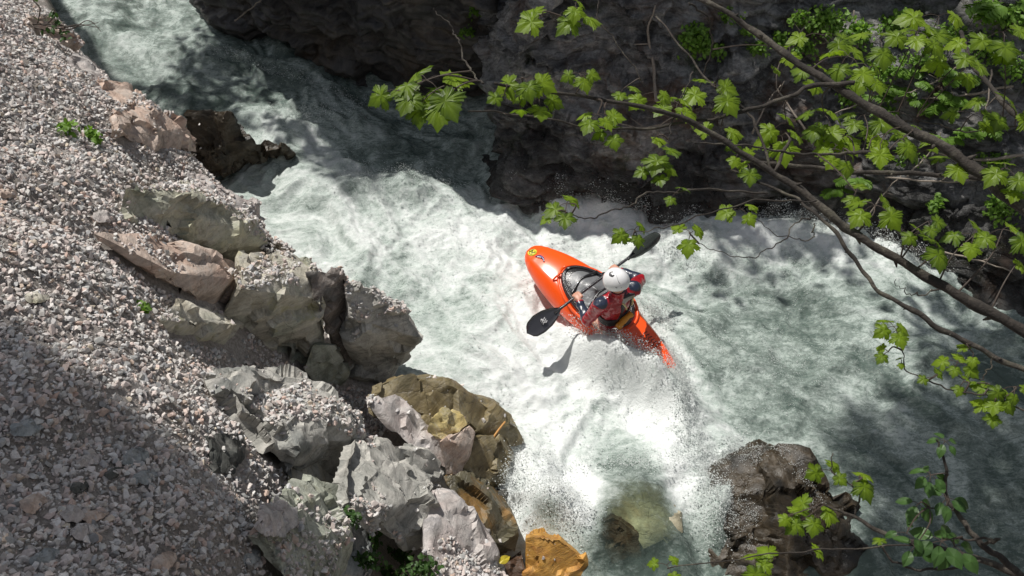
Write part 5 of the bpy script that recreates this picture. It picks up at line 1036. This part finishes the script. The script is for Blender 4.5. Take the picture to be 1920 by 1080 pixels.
def bodyf(p):
    d = torso(p, -.03); d = smin(d, arms(p, -.03), .02); d = smin(d, cap(p, neck - (0, 0, .04), head - hu * .05, .056, .058), .03); d = smin(d, headf(p), .02)
    kn = hip + kf * .42
    for s_ in (-1, 1): d = smin(d, cap(p, hip - (0, 0, .06) + kl * .09 * s_, hip + kf * .36 + kl * .09 * s_ - (0, 0, .1), .07, .045), .04); d = smin(d, cap(p, hip + kf * .36 + kl * .09 * s_ - (0, 0, .1), hip + kf * .68 + kl * .06 * s_ - (0, 0, .18), .045, .035), .02)
    d = np.minimum(d, cap(p, elL, wrL, .03, .027)); d = np.minimum(d, cap(p, elR, wrR, .03, .027))
    hd = cap(p, wrL, HL + (wrL - HL) * .3 + (0, 0, .02), .027, .02); hd = np.minimum(hd, cap(p, wrR, HR + (wrR - HR) * .3 + (0, 0, .02), .027, .02))
    for a, b, ra, rb in HP: hd = smin(hd, cap(p, a, b, ra, rb), .004)
    return smin(d, hd, .01)
allj = np.array([hip, chest, head, shL, shR, elL, elR, HL, HR, hip + kf * .72]); lo = allj.min(0) - .19; hi = allj.max(0) + .19; lo[2] = .0
skin = plain('skin', (.52, .27, .19), .45, .4, bumpy=.2)
V, F = surface_nets(bodyf, lo, hi, .0085)
per = mesh('person', V - hip, F, skin); per.location = tuple(hip); tag(per, 'kayaker in red and navy jacket and white helmet, gripping a paddle with both hands', 'person')
redj = plain('wet red jacket', (.33, .008, .016), .28, .6, coat=.35, bumpy=.7, bs=14, var=.2); navy = plain('wet navy jacket', (.018, .026, .05), .3, .6, coat=.35, bumpy=.5, bs=14)
def jackf(p):
    f_ = (fbm(p[:, 0] * 14, p[:, 1] * 14, p[:, 2] * 22, 3, 91) - .5) * .03
    d = smin(torso(p, .004), arms(p, .006), .035) + f_; d = smin(d, cap(p, neck - (0, 0, .05), head - hu * .06, .075, .072), .02)
    cut = 1e9
    d = np.maximum(d, (p - (neck + (0, 0, .075))) @ np.array((0, 0, 1.)))
    
    for w, e in ((wrL, elL), (wrR, elR)):
        n_ = (w - e) / np.linalg.norm(w - e); near = np.linalg.norm(p - w, axis=1) < .12; d = np.where(near, np.maximum(d, (p - w) @ n_), d)
    return d
V, F = surface_nets(jackf, lo, hi, .0085); fc = V[F].mean(1)
mi = np.zeros(len(F), int); mi[(cap(fc, neck - (0, 0, .02), head, 0, 0) < .085)] = 1
for sh, el, wr in ((shL, elL, wrL), (shR, elR, wrR)):
    mi[(np.linalg.norm(fc - (sh + np.array((0, 0, .03)) - kf * .0), axis=1) < .075)] = 1
    mi[(cap(fc, el, wr, 0, 0) < cap(fc, sh, el, 0, 0)) & (cap(fc, el, wr, 0, 0) < .09) & (np.linalg.norm(fc - wr, axis=1) > .045)] = 1
mesh('jacket', V - hip, F, [redj, navy], per, mi=mi)
# buoyancy vest
pad_m = plain('pale grey vest panel', (.33, .32, .29), .6, bumpy=.5, bs=30); vb = plain('black vest webbing', (.022, .022, .024), .45, bumpy=.6, bs=40)
tdir = (neck - hip) / np.linalg.norm(neck - hip)
def vestf(p):
    d = torso(p, .016); h = (p - hip) @ tdir; x = (p - hip) @ kl
    xs_ = np.minimum(np.abs(x - .075), np.abs(x + .075)); shell = np.maximum(d, np.where(h > .23, np.where(h > .42, np.maximum(np.abs(x) - .085, -1), xs_ - .024), np.abs(h - .18) - .06))
    shell = np.maximum(shell, h - .52); shell = np.maximum(shell, .1 - h); arm = arms(p, .012); return np.maximum(shell, -arm)
V, F = surface_nets(vestf, lo, hi, .0085); fc = V[F].mean(1); hh = (fc - hip) @ tdir
mesh('life_vest', V - hip, F, [vb, pad_m], per, mi=((hh > .42) & (hh < .5)).astype(int))
for s_ in (-1, 1):
    b_ = MB(); q = neck + kl * .06 * s_ - (0, 0, .06) - kf * .12; b_.tube(spline([q + kl * .02 * s_ + (0, 0, .03) - hip, q - hip - kf * .02, q - hip - (0, 0, .06) - kf * .03 - kl * .02 * s_], 4), .008, 6); b_.build('vest_buckle', plain('pale yellow webbing', (.55, .45, .2), .5), per)
# orange throw line bag worn across the lower back
b_ = MB(); a0 = P(1158, 614, .42) - hip; a1 = P(1170, 600, .47) - hip; a2 = P(1184, 588, .50) - hip; q = spline([a0, (a0 + a1) / 2 + (0, -.01, .01), a1, a2], 6); b_.tube(q, .036 * (.6 + .4 * np.abs(np.sin(np.linspace(.3, 7.5, len(q)))))**.5, 12); b_.build('waist_bag', plain('orange ochre fabric', (.62, .26, .02), .5, bumpy=.8, bs=30), per)
# helmet: a shell with black rim and curved stripe
hel = plain('white helmet shell', (.80, .80, .80), .25, .5, coat=.4)
hc = head + hu * .016; HA, HB, HC = .112, .132, .125; Bx = np.stack([hlft, ff, hu])
V = []; F = []; n1, n2 = 40, 18; zmin = -.42
for k in range(n2 + 1):
    ph = math.pi / 2 - (math.pi / 2 - math.asin(zmin)) * k / n2
    for j in range(n1):
        th = 2 * math.pi * j / n1; drop = .0; cf = math.cos(ph); y_ = math.sin(th); ph2 = ph if not (k > n2 - 6 and y_ > .55) else ph + .3 * (k - (n2 - 6)) / 6 * (y_ - .55) * 2
        cf = math.cos(ph2); V.append(hc + (hlft * HA * cf * math.cos(th) + ff * HB * cf * math.sin(th) + hu * HC * math.sin(ph2)) - hip)
for k in range(n2):
    for j in range(n1): a_ = k * n1 + j; c_ = k * n1 + (j + 1) % n1; F.append((a_, a_ + n1, c_ + n1, c_))
rimv = np.array(V[-n1:]); he = mesh('helmet', V, F, hel, per)
so_ = he.modifiers.new('thickness', 'SOLIDIFY'); so_.thickness = .008; so_.offset = -1
b_ = MB(); b_.tube(np.concatenate([rimv, rimv[:2]]), .0065, 7); b_.build('helmet_rim', vb, per)
def onhel(u, v):
    o = np.array((0, 0, CAMZ)) - hc; d = ray(u, v); d = d / np.linalg.norm(d); S_ = np.array((1 / HA, 1 / HB, 1 / HC)); o2 = (Bx @ o) * S_; d2 = (Bx @ d) * S_
    a, b2, c = d2 @ d2, o2 @ d2, o2 @ o2 - 1; disc_ = b2 * b2 - a * c
    if disc_ < 0: disc_ = 0
    t = (-b2 - math.sqrt(disc_)) / a; return np.array((0, 0, CAMZ)) + d * t * .9997 - hip
def hm(l, r0, m=None): r0 = r0 * 1.7; b_.tube(spline([onhel(1040 + x_ * 200 / 1350, 480 + y_ * 200 / 1350) for x_, y_ in l], 5), r0, 5)
b_ = MB(); hm([(740, 205), (705, 215), (700, 245), (735, 262), (755, 240)], .0055); hm([(712, 225), (725, 250), (745, 250)], .006); hm([(735, 212), (770, 225), (790, 270), (805, 320), (825, 350)], .0045); hm([(850, 205), (880, 250), (895, 300), (880, 340), (850, 355)], .003); hm([(785, 368), (830, 372), (880, 362), (900, 352)], .0035)
hm([(770, 396), (795, 400)], .005); hm([(835, 398), (850, 396)], .004); b_.build('helmet_stripe', vb, per)
